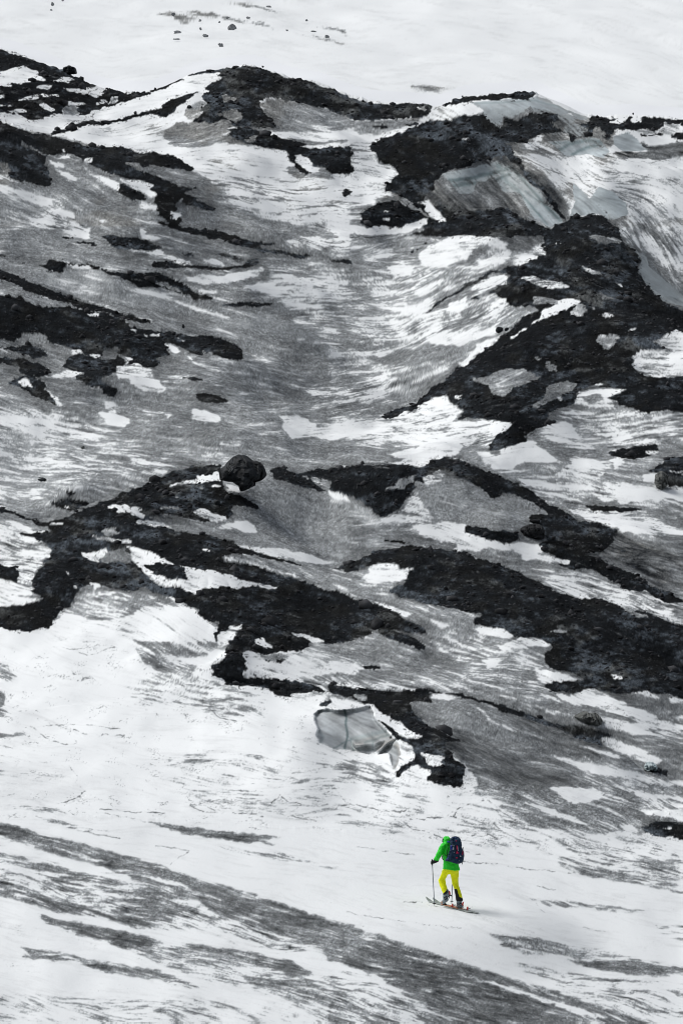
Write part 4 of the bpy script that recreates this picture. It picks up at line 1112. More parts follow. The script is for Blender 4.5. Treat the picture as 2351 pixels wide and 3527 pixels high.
M_dark = simple_mat('black_basalt', (.015,.018,.021), .75, .55, 3.0, 1.0, spec=.3, bscale=7)
M_grey = simple_mat('grey_rock', (.12,.125,.12), .9, .35, 5, .6, spec=.12, bscale=9)
M_mid = simple_mat('dark_rock', (.035,.036,.038), .9, .4, 5, .7, spec=.1, bscale=9)
M_farrock = simple_mat('distant_rock', (.20,.21,.22), .95, .3, .6, .5, spec=.05, bscale=2)  # paler grey than the near rocks: distance haze put into the colour
M_ice = simple_mat('ice_block', (.50,.58,.60), .35, .25, 4, .5, spec=.5, bscale=8)

def cpt(crop, x, y):
    return pts(crop, '%f,%f' % (x,y))[0]
def rock(crop, x, y, wpx, hpx, label, seed, mat=None, cat='rock', group=None, sink=.25, sub=4, name='rock', yd=1.0, rough=.05):
    """x,y = where its foot meets the ground in the survey"""
    u, v = cpt(crop, x, y)
    px, py, pz = GR.at(u, v)
    sc = py/FOC*.5102
    rx, rz = wpx*.5*sc, hpx*.5*sc/(1-sink*.5)
    p, f = rock_points(seed, sub, rough=rough)
    p = p/np.abs(p).max(0)
    p = p*np.array([rx, rx*yd, rz]); p[:,2] += rz*(1-sink)
    o = link(name, py_mesh(name, p, f), mat or M_mid, smooth=False)
    o.location = (px, py+rx*.3, pz)
    return tag(o, label, cat, group)

# the big boulder on the moraine crest
def out_pts(s, ox, oy, k):
    return [((ox+float(a)/k)*2/3, (oy+float(b)/k)*2/3) for a,b in (t.split(',') for t in s.split())]
def outlined(name, uv, depth_m, label, seed, mat, at_uv, cat='boulder', back=.0, rough=.03):
    px, py, pz = GR.at(*at_uv)
    py += back
    xz = [((u-784)/FOC*py, (1176-v)/FOC*py) for u,v in uv]
    p, f, c = outline_rock(xz, depth_m, seed, rough)
    base = min(q[1] for q in xz)
    p[:,2] += c[1]-base
    o = link(name, py_mesh(name, p, f), mat, smooth=False)
    o.location = (c[0], py, base)
    return tag(o, label, cat)
outlined('boulder', out_pts("275,650 290,450 350,400 500,260 650,190 780,205 900,300 1050,335 1135,440 1157,560 1100,640 1020,680 950,690 940,750 860,785 780,840 700,860 665,845 640,750 500,695 380,690 330,660",700,1530,5.227),
         .75, 'huge rounded black boulder perched on the snowy moraine crest', 3, M_dark, (555,1126), back=-.9, rough=.03)
outlined('boulder', [cpt('F',a,b) for a,b in ((828,440),(840,415),(870,400),(910,397),(940,412),(948,440),(944,466),(900,470),(850,462))],
         .5, 'low dark boulder with rounded top on the right moraine below the grey ice face', 5, M_mid, cpt('F',890,468), back=.3)
outlined('boulder', [cpt('F',a,b) for a,b in ((1440,205),(1448,175),(1465,160),(1490,165),(1505,185),(1505,215),(1490,240),(1465,248),(1448,232))],
         .5, 'grey boulder standing in snow near the right edge beside the black debris', 8, M_grey, cpt('F',1475,246), back=.3)
outlined('ice_block', [cpt('H',a,b) for a,b in ((1395,570),(1405,560),(1440,560),(1455,575),(1452,592),(1425,598),(1400,594))],
         .3, 'small pale block of ice at the end of a snow strip by the right edge', 9, M_ice, cpt('H',1425,598), cat='ice block', back=.2)
outlined('boulder', [cpt('H',a,b) for a,b in ((1078,352),(1100,338),(1150,334),(1190,345),(1208,370),(1200,392),(1150,385),(1100,378))],
         .6, 'flat grey slab of rock sunk in dirty ice right of the ice cave', 12, M_grey, cpt('H',1150,390), back=.4)
outlined('boulder', [cpt('A',a,b) for a,b in ((280,305),(300,298),(325,300),(347,312),(348,330),(325,335),(295,325))],
         1.2, 'black boulder on the skyline of the top left ridge', 14, M_dark, cpt('A',315,338), back=.4)

rock('E',375,322,20,14,'single pale rock lying on streaky snow left of the valley floor',21,M_grey)
rock('C',825,955,16,20,'lone black rock with a pit in the grey ice of the left slope',22,M_dark)
rock('E',190,468,40,16,'flat black rock patch on the dirty snow at the left edge',23,M_dark,yd=.7)
rock('B',1345,256,9,12,'tiny upright stone on the skyline of the top right ridge',24,M_dark)
rock('A',700,405,14,12,'small black stone in the dip of the skyline left of the highest ridge',25,M_dark)
rock('A',1183,304,12,10,'small stone on the crest of the highest dark ridge',26,M_dark)
rock('H',408,232,10,9,'small stone on the crest just right above the ice cave',27,M_dark)
rock('B',578,176,9,8,'small stone on the left end of the black cap of the ice ridge',28,M_dark)
rock('E',975,575,34,24,'dark rock half buried in debris below the huge black boulder',29,M_dark)
rock('E',858,580,28,16,'brownish flat stone in the debris left of the half buried dark rock',30,M_mid)
rock('E',1325,440,14,12,'small black rock on the debris crest right of the huge boulder',31,M_dark)
rock('E',1290,410,12,9,'smallest black rock on the crest right of the huge boulder',32,M_dark)
rock('D',745,582,38,28,'black block at the lower edge of the snow on the right ridge flank',33,M_dark)
rock('D',775,575,22,18,'smaller black block beside the one at the snow edge of the right ridge',34,M_dark)
rock('A',852,488,24,18,'black rock where the snow ramp meets the highest ridge',35,M_dark)
rock('A',609,514,16,14,'small black rock on the thin debris line crossing the top left snow',36,M_dark)
FAR = [ # rocks on the far snowfield
(1047,133,50,34,'largest of the rocks scattered on the far snow slope'),
(925,165,32,16,'flat rock below and left of the largest far slope rock'),
(993,210,28,24,'lowest of the rocks on the far snow slope'),
(800,150,40,18,'flat rock left of the others below the gravel streak on the far slope'),
(903,134,14,16,'small upright rock between two larger ones on the far slope'),
(900,95,20,11,'small rock under the middle of the far gravel streak'),
(780,72,24,22,'rock at the left end of the curved gravel streak on the far slope'),
(1025,83,24,12,'small rock just above the largest far slope rock'),
(1118,83,26,12,'low rock right of the far gravel streak'),
(1208,33,32,12,'dark rock near the top edge right of the middle of the far slope'),
(1380,94,14,13,'tiny rock at the head of the right hand gravel streak'),
(1472,169,24,16,'rock on the right hand gravel streak of the far slope'),
(1413,143,34,8,'flat sliver of rock above the right hand gravel streak'),
(795,178,40,7,'thin dark sliver of rock lowest left of the far slope group'),
(988,102,14,9,'tiny rock left of the largest far slope rock'),
(1292,138,14,8,'tiny rock between the two gravel streaks of the far slope'),
(238,24,18,20,'small rock near the top left corner of the far slope'),
(232,47,14,8,'tiny rock under the one near the top left corner'),
(283,4,16,8,'sliver of rock cut by the top edge of the picture'),
]
for k,(x,y,wp,hp,lb) in enumerate(FAR):
    hp *= .8; wp *= .9
    rock('A',x,y,wp,hp,lb,60+k,M_farrock,group='rocks scattered on the far snow slope',sub=3,rough=.16,sink=.5)

# loose stones covering the debris: nobody could count them
def scree():
    r = np.random.default_rng(5)
    ok = np.argwhere((TER['dark'] > .75) & (TER['Y'] < 460) & (np.abs(TER['U']-784) < 900))
    sel = ok[r.integers(0,len(ok),15000)]
    v0, f0 = ICO[1]; f0 = np.array(f0)
    P = np.stack([TER['X'][sel[:,0],sel[:,1]],TER['Y'][sel[:,0],sel[:,1]],TER['Z'][sel[:,0],sel[:,1]]],-1)
    n = len(sel)
    sz = .026*np.exp(r.normal(0,.75,n))*np.clip(P[:,1]/230,.7,1.8)
    sz = np.minimum(sz,.38)
    j = 1+r.uniform(-.35,.35,(n,len(v0),1))
    ax = r.uniform(.6,1.3,(n,1,3)); ax[:,:,2] *= .75
    V = v0[None]*j*ax*sz[:,None,None]+P[:,None,:]; V[:,:,2] += (sz*.25)[:,None]
    F = (f0[None]+(np.arange(n)*len(v0))[:,None,None]).reshape(-1,3)
    V = V.reshape(-1,3)
    me = bpy.data.meshes.new('scree')
    me.vertices.add(len(V)); me.vertices.foreach_set('co', V.astype(np.float32).ravel())
    me.loops.add(F.size); me.loops.foreach_set('vertex_index', F.astype(np.int32).ravel())
    me.polygons.add(len(F)); me.polygons.foreach_set('loop_start', np.arange(0,F.size,3,dtype=np.int32))
    me.update(calc_edges=True)
    o = link('scree', me, simple_mat('scree_stone',(.042,.043,.046),.95,.75,1.4,0,spec=.05), smooth=False)
    o['kind'] = 'stuff'; tag(o,'loose black stones covering the debris ridges','scree')
scree()

# ---- the ski tourer ----------------------------------------------------------------------------
Y0 = 144.75
def L(cx, cy, y=0.0):
    u = (1440+cx/7.127)*2/3; v = (2850+cy/7.127)*2/3
    return Vector(upx(u, v, Y0+y))
PXM = 1/7.127*2/3/FOC*Y0        # metres per traced pixel
def dep(me):
    return me
def remeshed(name, bm, voxel=.011, smooth=6, mat=None, parent=None):
    me = bpy.data.meshes.new(name); bm.to_mesh(me); bm.free()
    tmp = bpy.data.objects.new(name+'_raw', me); COL.objects.link(tmp)
    a = tmp.modifiers.new('r','REMESH'); a.mode = 'VOXEL'; a.voxel_size = voxel
    if smooth:
        b = tmp.modifiers.new('s','SMOOTH'); b.iterations = smooth; b.factor = .5
    bpy.context.view_layer.update()
    dg = bpy.context.evaluated_depsgraph_get()
    m2 = bpy.data.meshes.new_from_object(tmp.evaluated_get(dg))
    bpy.data.objects.remove(tmp); bpy.data.meshes.remove(me)
    m2.name = name; m2.materials.clear()
    return link(name, m2, mat, parent)
def ring_loft(bm, rings, n=20):
    """rings: (centre Vector, half width, half depth, axis tilt vector) stacked; flat ends"""
    prev = None; loops = []
    for c, rw, rd, ang in rings:
        ca, sa = math.cos(ang), math.sin(ang)
        lp = []
        for k in range(n):
            t = 2*math.pi*k/n
            x = math.cos(t)*rw; y = math.sin(t)*rd
            lp.append(bm.verts.new(c+Vector((x*ca, y, x*sa))))
        loops.append(lp)
    for a,b in zip(loops[:-1],loops[1:]):
        for k in range(n):
            bm.faces.new((a[k],a[(k+1)%n],b[(k+1)%n],b[k]))
    bm.faces.new(loops[0][::-1]); bm.faces.new(loops[-1])
def cap(bm, p0, r0, p1, r1, n=14):
    d = p1-p0; ln = d.length
    q = d.to_track_quat('Z','Y').to_matrix() if ln > 1e-6 else Matrix.Identity(3)
    prof = []
    for k in range(6): a = -math.pi/2+k*math.pi/10; prof.append((r0*math.cos(a), r0*math.sin(a)))
    for k in range(6): a = k*math.pi/10; prof.append((r1*math.cos(a), ln+r1*math.sin(a)))
    loops = []
    for rr,z in prof:
        loops.append([bm.verts.new(p0+q@Vector((max(rr,1e-4)*math.cos(2*math.pi*k/n), max(rr,1e-4)*math.sin(2*math.pi*k/n), z))) for k in range(n)])
    for a,b in zip(loops[:-1],loops[1:]):
        for k in range(n): bm.faces.new((a[k],a[(k+1)%n],b[(k+1)%n],b[k]))
    bm.faces.new(loops[0][::-1]); bm.faces.new(loops[-1])
def chain(bm, seq):
    for (p0,r0),(p1,r1) in zip(seq[:-1],seq[1:]): cap(bm,p0,r0,p1,r1)
def tube(name, seq, mat, parent, n=10):
    bm = bmesh.new()
    for (p0,r0),(p1,r1) in zip(seq[:-1],seq[1:]): cap(bm,p0,r0,p1,r1,n)
    me = bpy.data.meshes.new(name); bm.to_mesh(me); bm.free()
    return link(name, me, mat, parent)
def inside(P, x, y):
    c = False
    for i in range(len(P)):
        xa,ya = P[i]; xb,yb = P[(i+1)%len(P)]
        if (ya>y)!=(yb>y) and x < xa+(y-ya)*(xb-xa)/(yb-ya): c = not c
    return c
def patch(name, src, poly, mat, parent, off=.006, front=True):
    """a piece of fabric lying on src, cut to an outline"""
    me = src.data; keep = []
    loc = src.location
    for p in me.polygons:
        c = p.center
        w = c
        u = 784+w.x/w.y*FOC; v = 1176-w.z/w.y*FOC
        cx = (u*1.5-1440)*7.127; cy = (v*1.5-2850)*7.127
        if (p.normal.y < .15 or not front) and inside(poly,cx,cy): keep.append(p)
    if not keep: return None
    vs = {}; V = []; F = []
    for p in keep:
        f = []
        for i in p.vertices:
            if i not in vs:
                vs[i] = len(V); V.append(me.vertices[i].co+me.vertices[i].normal*off)
            f.append(vs[i])
        F.append(f)
    return link(name, py_mesh(name, V, F), mat, parent)
def drape(name, src, line, wpx, mat, parent, lift=.012):
    """a narrow strap laid on the camera-side surface of src along a traced line"""
    from mathutils.bvhtree import BVHTree
    bvh = BVHTree.FromPolygons([v.co for v in src.data.vertices],[tuple(p.vertices) for p in src.data.polygons])
    P = []
    for (xa,ya),(xb,yb) in zip(line[:-1],line[1:]):
        m = max(1,int(math.hypot(xb-xa,yb-ya)/14))
        for k in range(m): P.append((xa+(xb-xa)*k/m, ya+(yb-ya)*k/m))
    P.append(line[-1])
    V = []; F = []; last = None
    for i,(x,y) in enumerate(P):
        x2,y2 = P[min(i+1,len(P)-1)]; x1,y1 = P[max(i-1,0)]
        dx,dy = x2-x1,y2-y1; l = math.hypot(dx,dy) or 1
        nx,ny = -dy/l*wpx/2, dx/l*wpx/2
        row = []
        for s in (-1,1):
            t = L(x+nx*s, y+ny*s, 0); d = t.normalized()
            h = bvh.ray_cast(d*(t.length-4), d, 8)
            q = h[0]-d*lift if h[0] else (last or t)
            row.append(q)
        last = row[0]
        V += row
    th = []
    for q in V: th.append(q+q.normalized()*.008)
    n = len(V); V = V+th
    for i in range(0,n-2,2):
        F.append((i,i+1,i+3,i+2)); F.append((n+i,n+i+2,n+i+3,n+i+1))
        F.append((i,i+2,n+i+2,n+i)); F.append((i+1,n+i+1,n+i+3,i+3))
    return link(name, py_mesh(name, V, F), mat, parent, smooth=False)

M_green = simple_mat('green_shell', (.02,.70,.03), .6, .18, 9, .25, spec=.3, bscale=14, col2=(.014,.56,.02))
M_yell = simple_mat('yellow_shell', (.88,.92,.006), .65, .1, 8, .3, spec=.25, bscale=12, col2=(.78,.82,.004))
M_navy = simple_mat('navy_fabric', (.006,.026,.060), .7, .3, 14, .4, spec=.25, bscale=25)
M_blue = simple_mat('blue_webbing', (.006,.018,.24), .6, .2, 20, .1)
M_blk = simple_mat('black_fabric', (.008,.009,.011), .7, .3, 20, .2)
M_red = simple_mat('red_plastic', (.62,.03,.02), .45, .1, 20, 0)
M_pink = simple_mat('crimson_webbing', (.50,.012,.07), .6, .2, 20, 0)
M_whit = simple_mat('white_print', (.72,.74,.78), .6, .05, 20, 0)
M_boot = simple_mat('grey_boot_shell', (.17,.21,.23), .45, .25, 12, .1, spec=.4)
M_metal = simple_mat('grey_metal', (.18,.20,.24), .4, .1, 20, 0, metal=.6)
M_ski = simple_mat('ski_topsheet', (.30,.33,.31), .4, .35, 2.2, 0, spec=.4)
M_orng = simple_mat('orange_topsheet', (.55,.16,.04), .4, .1, 10, 0)
M_skin = simple_mat('skin', (.42,.24,.17), .6, .08, 20, 0)
M_gogg = simple_mat('goggle_lens', (.012,.015,.02), .15, .1, 10, 0, spec=.6)

person = bpy.data.objects.new('person', None); COL.objects.link(person)
person.location = L(820,2010,.1); person.empty_display_size = .2
tag(person, 'ski tourer in green hooded jacket and bright yellow trousers walking uphill with a navy backpack', 'person')
S = PXM
# body, one continuous figure under the clothes
bm = bmesh.new()
hips = L(800,1050,.08); 
chain(bm, [(L(705,445,.08),.055),(L(700,360,.10),.058)])
cap(bm, L(690,325,.10), .080, L(672,305,.12), .074)
chain(bm, [(L(632,318,.16),.012),(L(618,328,.18),.010)])
chain(bm, [(L(735,520,.07),.10),(L(770,800,.08),.09),(L(800,1010,.08),.10)])
lh, lk, la = L(725,1100,.02), L(578,1300,.22), L(672,1620,.02)
rh, rk, ra = L(885,1110,.14), L(905,1400,.28), L(1005,1760,.10)
lh2, lk2 = L(665,1130,.08), L(578,1300,.17); rh2, rk2 = L(888,1130,.14), L(907,1400,.22)
chain(bm, [(L(790,1000,.08),.06),(lh2,.045),(lk2,.045),(la,.04)]); chain(bm, [(L(810,1000,.08),.06),(rh2,.05),(rk2,.045),(ra,.042)])
ls, le, lw = L(625,455,.0), L(535,630,-.05), L(440,800,.02)
rs, re, rw = L(850,455,.22), L(1020,700,.40), L(900,930,.62)
chain(bm, [(L(720,500,.08),.05),(ls,.045),(le,.042),(lw,.032)]); chain(bm, [(L(760,500,.10),.05),(rs,.045),(re,.042),(rw,.032)])
chain(bm, [(la,.04),(L(645,1800,.0),.038),(L(585,1850,.10),.034)]); chain(bm, [(ra,.04),(L(1005,1900,.08),.04),(L(950,1950,.20),.034)])
remeshed('body', bm, .014, 4, M_skin, person)
# jacket
bm = bmesh.new()
def ring(cx, cy, y, wpx, d, ang=0): return (L(cx,cy,y), wpx*S*.5, d, ang)
ring_loft(bm, [ring(814,1046,.08,424,.185,-.085), ring(812,1020,.08,414,.182,-.08), ring(800,900,.08,372,.165,-.04), ring(785,800,.07,340,.155), ring(752,680,.06,330,.155),
               ring(735,560,.06,330,.15), ring(735,470,.07,300,.135), ring(715,410,.08,200,.10,.0), ring(700,370,.09,130,.08)])
chain(bm, [(ls,.085),(L(580,540,-.03),.084),(le,.080),(L(490,715,-.02),.073),(L(445,790,.02),.062)])
chain(bm, [(rs,.085),(re,.075),(rw,.055)])
cap(bm, L(690,430,.02), .09, L(800,430,.15), .10)
jacket = remeshed('jacket', bm, .011, 5, M_green, person)
tex = bpy.data.textures.new('fold','CLOUDS'); tex.noise_scale = .085
for o_, st in ((jacket,.034),):
    md = o_.modifiers.new('folds','DISPLACE'); md.texture = tex; md.strength = st; md.mid_level = .5
# hood
bm = bmesh.new()
cap(bm, L(705,330,.10), .098, L(688,308,.12), .092); cap(bm, L(715,390,.08), .088, L(700,330,.10), .095); cap(bm, L(745,300,.06), .055, L(720,270,.1), .05)
hood = remeshed('hood', bm, .010, 4, M_green, person)
md = hood.modifiers.new('folds','DISPLACE'); md.texture = tex; md.strength = .016
# goggles at the face side
bm = bmesh.new(); cap(bm, L(622,300,.10), .036, L(612,345,.12), .034); cap(bm, L(640,285,.12), .04, L(625,340,.16), .045)
remeshed('goggles', bm, .008, 2, M_gogg, person)
# trousers
bm = bmesh.new()
ring_loft(bm, [ring(808,1000,.08,385,.165), ring(790,1090,.08,400,.16,-.05), ring(770,1150,.08,330,.13)])
ring_loft(bm, [ring(700,1060,.05,230,.125), ring(660,1150,.08,225,.12,.25), ring(615,1220,.14,200,.110,.3), ring(574,1290,.17,184,.10,.08), ring(590,1380,.14,178,.10,-.15),
               ring(632,1500,.06,176,.095,-.2), ring(668,1590,.02,148,.085,.45), ring(676,1630,.01,134,.08,.6)])
ring_loft(bm, [ring(885,1060,.12,225,.125), ring(890,1180,.15,205,.12), ring(900,1290,.20,170,.105), ring(908,1400,.22,160,.10,-.1), ring(950,1520,.18,152,.095,-.1),
               ring(990,1650,.13,152,.092), ring(1008,1760,.10,158,.09), ring(1012,1802,.10,158,.09)])
trous = remeshed('trousers', bm, .011, 4, M_yell, person)
md = trous.modifiers.new('folds','DISPLACE'); md.texture = tex; md.strength = .016
patch('gaiter', trous, [(888,1520),(945,1512),(975,1620),(1010,1715),(1100,1760),(1100,1815),(920,1815),(912,1640)], M_blk, person, .010)
patch('gaiter', trous, [(722,1515),(760,1580),(760,1660),(610,1680),(620,1620),(680,1570)], M_blk, person, .010)
# gloves: palm, fingers closed round the grip
def glove(c, d, mirror=1):
    bm = bmesh.new()
    cap(bm, c+Vector((.045,0,.045)), .040, c+Vector((.012,0,.0)), .040)
    for k in range(4):
        b0 = c+Vector((-.012,-.01,.026-k*.021)); t0 = b0+Vector((-.032,-.012,-.006)); t1 = t0+Vector((-.004,.032,-.006)); t2 = t1+Vector((.026,.016,0))
        chain(bm, [(b0,.0115),(t0,.0115),(t1,.0105),(t2,.009-.0006*k)])
    th = c+Vector((.006,-.035,.03)); chain(bm, [(c+Vector((.02,-.02,.03)),.014),(th,.013),(c+Vector((-.026,-.03,.022)),.011)])
    return bm
gl = L(362,860,.03)
remeshed('glove', glove(gl,1), .007, 1, M_blk, person)
gr = L(872,975,.66)
remeshed('glove', glove(gr,1), .007, 1, M_blk, person)
tube('cuff', [(L(452,812,.02),.058),(L(400,845,.02),.046)], M_blk, person)
# boots
def boot(name_pts, foot, sole_r=.045):
    bm = bmesh.new(); chain(bm, name_pts); chain(bm, foot); return bm
b1 = remeshed('boot', boot([(L(690,1590,.01),.072),(L(668,1700,.0),.070),(L(665,1775,.0),.060)], [(L(690,1775,-.02),.056),(L(640,1815,.04),.056),(L(590,1850,.14),.042)]), .010, 3, M_boot, person)
b2 = remeshed('boot', boot([(L(1008,1800,.10),.076),(L(1004,1870,.09),.072),(L(1008,1920,.08),.062)], [(L(1040,1940,.0),.052),(L(1000,1950,.08),.052),(L(945,1955,.22),.040)]), .010, 3, M_boot, person)
for b_, line in ((b1, [(700,1700),(640,1730),(610,1750)]),(b1,[(735,1690),(700,1750),(650,1790)]),(b2,[(1060,1870),(1000,1890),(945,1880)]),(b2,[(1050,1925),(990,1935),(950,1930)])):
    drape('buckle', b_, line, 22, M_blk, b_, .006)

# skis
tail1 = Vector((3.296,144.3)); tip1 = Vector((2.128,145.6))
dirs = (tip1-tail1).normalized(); nrm = Vector((dirs.y,-dirs.x))      # to his right (and away)
def ski(off_side, off_fwd, label):
    root = bpy.data.objects.new('ski', None); COL.objects.link(root)
    n = 40; LN_ = 1.70
    V = []; F = []; top = []
    base = tail1+nrm*off_side+dirs*off_fwd
    for i in range(n+1):
        s = i/n; a = base+dirs*(LN_*s)
        wd = .046+.014*abs(s-.5)*2; wd *= min(1, math.sqrt(max(0.02,(1-s)*14))) * min(1, math.sqrt(max(.05,s*30)))
        rise = .0
        if s > .86: rise = .085*((s-.86)/.14)**1.8
        if s < .04: rise = .012*((.04-s)/.04)
        for sg,h in ((-1,0),(1,0),(1,.016),(-1,.016)):
            p = a+nrm*wd*sg
            V.append((p.x,p.y,float(ski_plane(p.x,p.y))+.012+rise+h))
    for i in range(n):
        for k in range(4):
            F.append((i*4+k, i*4+(k+1)%4, i*4+4+(k+1)%4, i*4+4+k))
    F.append((0,3,2,1)); F.append((n*4,n*4+1,n*4+2,n*4+3))
    mid = base+dirs*.85
    root.location = (mid.x, mid.y, float(ski_plane(mid.x,mid.y)))
    link('ski_board', py_mesh('ski_board',V,F), M_ski, root, smooth=False)
    # orange mid section on the top sheet
    V2 = []; F2 = []
    for i in range(12):
        s = .30+.36*i/11; a = base+dirs*(LN_*s)
        for sg in (-1,1):
            p = a+nrm*.030*sg; V2.append((p.x,p.y,float(ski_plane(p.x,p.y))+.033))
    for i in range(11): F2.append((2*i,2*i+1,2*i+3,2*i+2))
    nb = len(V2); V2 += [(x,y,z-.02) for x,y,z in V2]
    for i in range(11): F2.append((2*i,2*i+2,nb+2*i+2,nb+2*i))
    link('top_sheet', py_mesh('top_sheet',V2,F2), M_orng, root, smooth=False)
    tag(root, label, 'ski')
    return root
ski1 = ski(0,0,'ski nearer the camera under the forward boot of the ski tourer')
ski2 = ski(.11,-.14,'ski farther from the camera under the rear boot of the ski tourer')
ski1.location, ski2.location
def binding(root, heel, toe, up):
    tube('toe_piece', [(toe+Vector((-.03,0,-.02)),.022),(toe+Vector((.03,0,.0)),.026),(toe+Vector((.05,.0,-.02)),.018)], M_blk, root)
    tube('heel_piece', [(heel,.022),(heel+Vector((.004,0,up)),.020)], M_red, root)
    tube('brake', [(heel+Vector((-.03,0,-.005)),.012),(heel+Vector((.08,0,.03)),.008)], M_metal, root)
def on_ski(off_side, s, off_fwd=0, h=.05):
    p = tail1+nrm*off_side+dirs*(off_fwd+1.70*s); return Vector((p.x,p.y,float(ski_plane(p.x,p.y))+h))
binding(ski1, on_ski(0,.42), on_ski(0,.60), .05)
binding(ski2, on_ski(.11,.16), on_ski(.11,.34), .05)
# heel levers of the raised boots
tube('heel_lever', [(L(765,1570,0),.014),(L(770,1620,0),.022),(L(772,1650,.0),.015)], M_red, b1)
tube('heel_clip', [(L(805,1680,0),.020),(L(760,1660,0),.016),(L(750,1740,0),.012)], M_blk, b1)
tube('heel_lever', [(L(1108,1840,.0),.013),(L(1085,1890,0),.022),(L(1095,1925,0),.016)], M_red, b2)
tube('heel_clip', [(L(1100,1960,0),.020),(L(1060,1965,0),.020)], M_whit, b2)

# poles
def pole(hand, tipuv, label):
    u = (1440+tipuv[0]/7.127)*2/3; v = (2850+tipuv[1]/7.127)*2/3
    tx,ty,tz = GR.at(u,v); tip = Vector((tx,ty,tz))
    root = bpy.data.objects.new('ski_pole', None); COL.objects.link(root); root.location = tip
    d = (hand-tip).normalized()
    tube('shaft', [(tip,.005),(tip+d*.06,.0105),(hand,.0115)], M_metal, root)
    tube('grip', [(hand-d*.06,.016),(hand+d*.07,.019)], M_blk, root)
    bm = bmesh.new(); c = tip+d*.07
    bmesh.ops.create_cone(bm, cap_ends=True, segments=20, radius1=.045, radius2=.02, depth=.018, matrix=Matrix.Translation(c)@d.to_track_quat('Z','Y').to_matrix().to_4x4())
    me = bpy.data.meshes.new('basket'); bm.to_mesh(me); bm.free(); link('basket', me, M_blk, root, smooth=False)
    tag(root, label, 'ski pole')
pole(gl+Vector((-.02,0,-.01)), (398,1935), 'thin grey ski pole held in the outstretched left hand')
pole(gr+Vector((-.02,0,-.01)), (818,1885), 'thin grey ski pole behind the legs of the ski tourer')

# backpack
def puffy(name, outline, y, depth, mat, parent, seed=1, p=.62, bulge=.012):
    P = [L(a,b,0) for a,b in outline]; c = sum(P,Vector())/len(P)
    Q = [(q.x-c.x, q.z-c.z) for q in P]
    a = np.array([math.atan2(z,x) for x,z in Q]); o = np.argsort(a); r = np.array([math.hypot(x,z) for x,z in Q])[o]; a = a[o]
    a = np.concatenate([a-2*np.pi,a,a+2*np.pi]); r = np.tile(r,3)
    v,f = ICO[5]; th = np.arctan2(v[:,2],v[:,0]); s = np.hypot(v[:,0],v[:,2])
    R = np.interp(th,a,r)*s**p; yy_ = np.sign(v[:,1])*np.abs(v[:,1])**p*depth
    X_ = np.cos(th)*R; Z__ = np.sin(th)*R
    nn = fbm(X_/.07+seed, Z__/.07+yy_*5, 3, 900+seed)*bulge
    V = np.stack([X_+c.x, c.y+y+yy_-nn*(yy_<0), Z__+c.z],-1)
    return link(name, py_mesh(name,V,f), mat, parent)
pack = bpy.data.objects.new('backpack', None); COL.objects.link(pack); pack.location = L(900,860,-.15)
tag(pack, 'navy hiking backpack with crimson webbing and blue straps worn by the ski tourer', 'backpack')
pb = puffy('main_compartment', [(770,440),(800,400),(900,390),(1020,430),(1062,480),(1095,560),(1112,690),(1108,790),(1075,850),(1000,887),(900,878),(800,840),(700,815),(655,830),(660,790),(710,740),(750,640),(775,540)], -.16, .17, M_navy, pack, 2)
lid = puffy('lid', [(765,330),(790,265),(835,228),(895,215),(970,230),(1025,270),(1045,330),(1060,400),(1066,465),(1010,470),(930,445),(840,420),(780,400)], -.17, .16, M_navy, pack, 3)
pl2 = puffy('front_pocket', [(760,560),(830,520),(960,560),(1050,600),(1070,750),(1030,850),(930,850),(820,820),(750,760)], -.30, .05, M_navy, pack, 5)
drape('shoulder_strap', pb, [(815,440),(805,520),(790,600),(750,690),(715,770)], 26, M_blue, pack)
drape('hip_belt', pb, [(735,770),(700,800),(665,825)], 40, M_blue, pack)
drape('compression_strap', pb, [(820,500),(815,560),(800,640),(770,700)], 22, M_blue, pack)
drape('webbing', pl2, [(955,560),(952,600),(962,640)], 30, M_pink, pack)
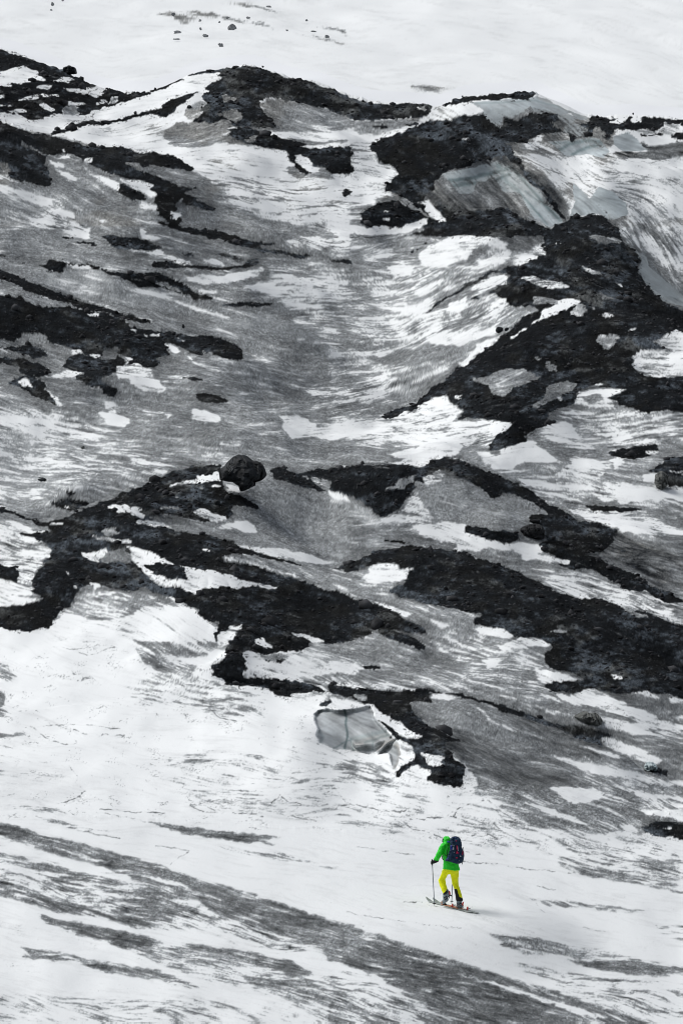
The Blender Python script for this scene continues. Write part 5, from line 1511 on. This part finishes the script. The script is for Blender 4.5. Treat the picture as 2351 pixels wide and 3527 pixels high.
drape('webbing', pb, [(950,445),(952,500),(955,550)], 30, M_pink, pack)
drape('webbing', pl2, [(920,635),(1000,632)], 18, M_pink, pack, .022)
drape('webbing', pl2, [(925,750),(970,752)], 26, M_pink, pack)
drape('webbing', pb, [(1092,560),(1090,640),(1078,690)], 18, M_pink, pack)
drape('buckle', lid, [(915,335),(945,338)], 20, M_pink, pack)
drape('cord', pb, [(968,470),(975,560),(990,620)], 7, M_whit, pack, .02)
drape('cord', pl2, [(990,620),(1020,650),(1050,690)], 7, M_blue, pack, .02)
drape('handle_loop', lid, [(855,262),(900,258),(940,268)], 8, M_blue, pack)
# lettering and emblem on the left of the pack
for ln_, w_, m_ in (([(835,648),(872,650),(874,605)],8,M_whit),([(835,568),(872,568)],7,M_whit),([(848,585),(866,585)],20,M_pink),([(845,550),(868,545),(870,512),(850,512),(845,550)],10,M_whit),([(852,500),(872,490),(868,470)],9,M_whit),([(882,462),(865,440),(845,438)],9,M_whit),([(822,440),(838,434)],7,M_whit)):
    drape('print', pb if ln_[0][1] < 560 else pb, ln_, w_, m_, pack, .035)
for ln_ in ([(1035,690),(1035,730)],[(1018,712),(1054,718)]): drape('emblem', pl2, ln_, 6, M_whit, pack, .015)
drape('emblem', pl2, [(1005,820),(1012,826)], 12, M_whit, pack, .012)
tube('loose_strap', [(L(1095,490,-.2),.007),(L(1112,560,-.2),.007),(L(1122,700,-.2),.008),(L(1105,800,-.2),.008),(L(1072,905,-.2),.010)], M_blk, pack)
tube('harness_strap', [(L(755,365,-.10),.022),(L(735,350,-.08),.020),(L(715,365,-.06),.016)], M_blue, pack)
tube('harness_strap', [(L(745,480,-.12),.008),(L(715,560,-.13),.008),(L(700,650,-.13),.008),(L(715,740,-.15),.008)], M_blk, pack)
tube('harness_strap', [(L(630,655,-.10),.008),(L(680,700,-.14),.010),(L(725,730,-.16),.010)], M_blk, pack)
tube('harness_strap', [(L(590,700,-.02),.012),(L(590,760,-.02),.012),(L(612,800,-.03),.010)], M_blk, pack)
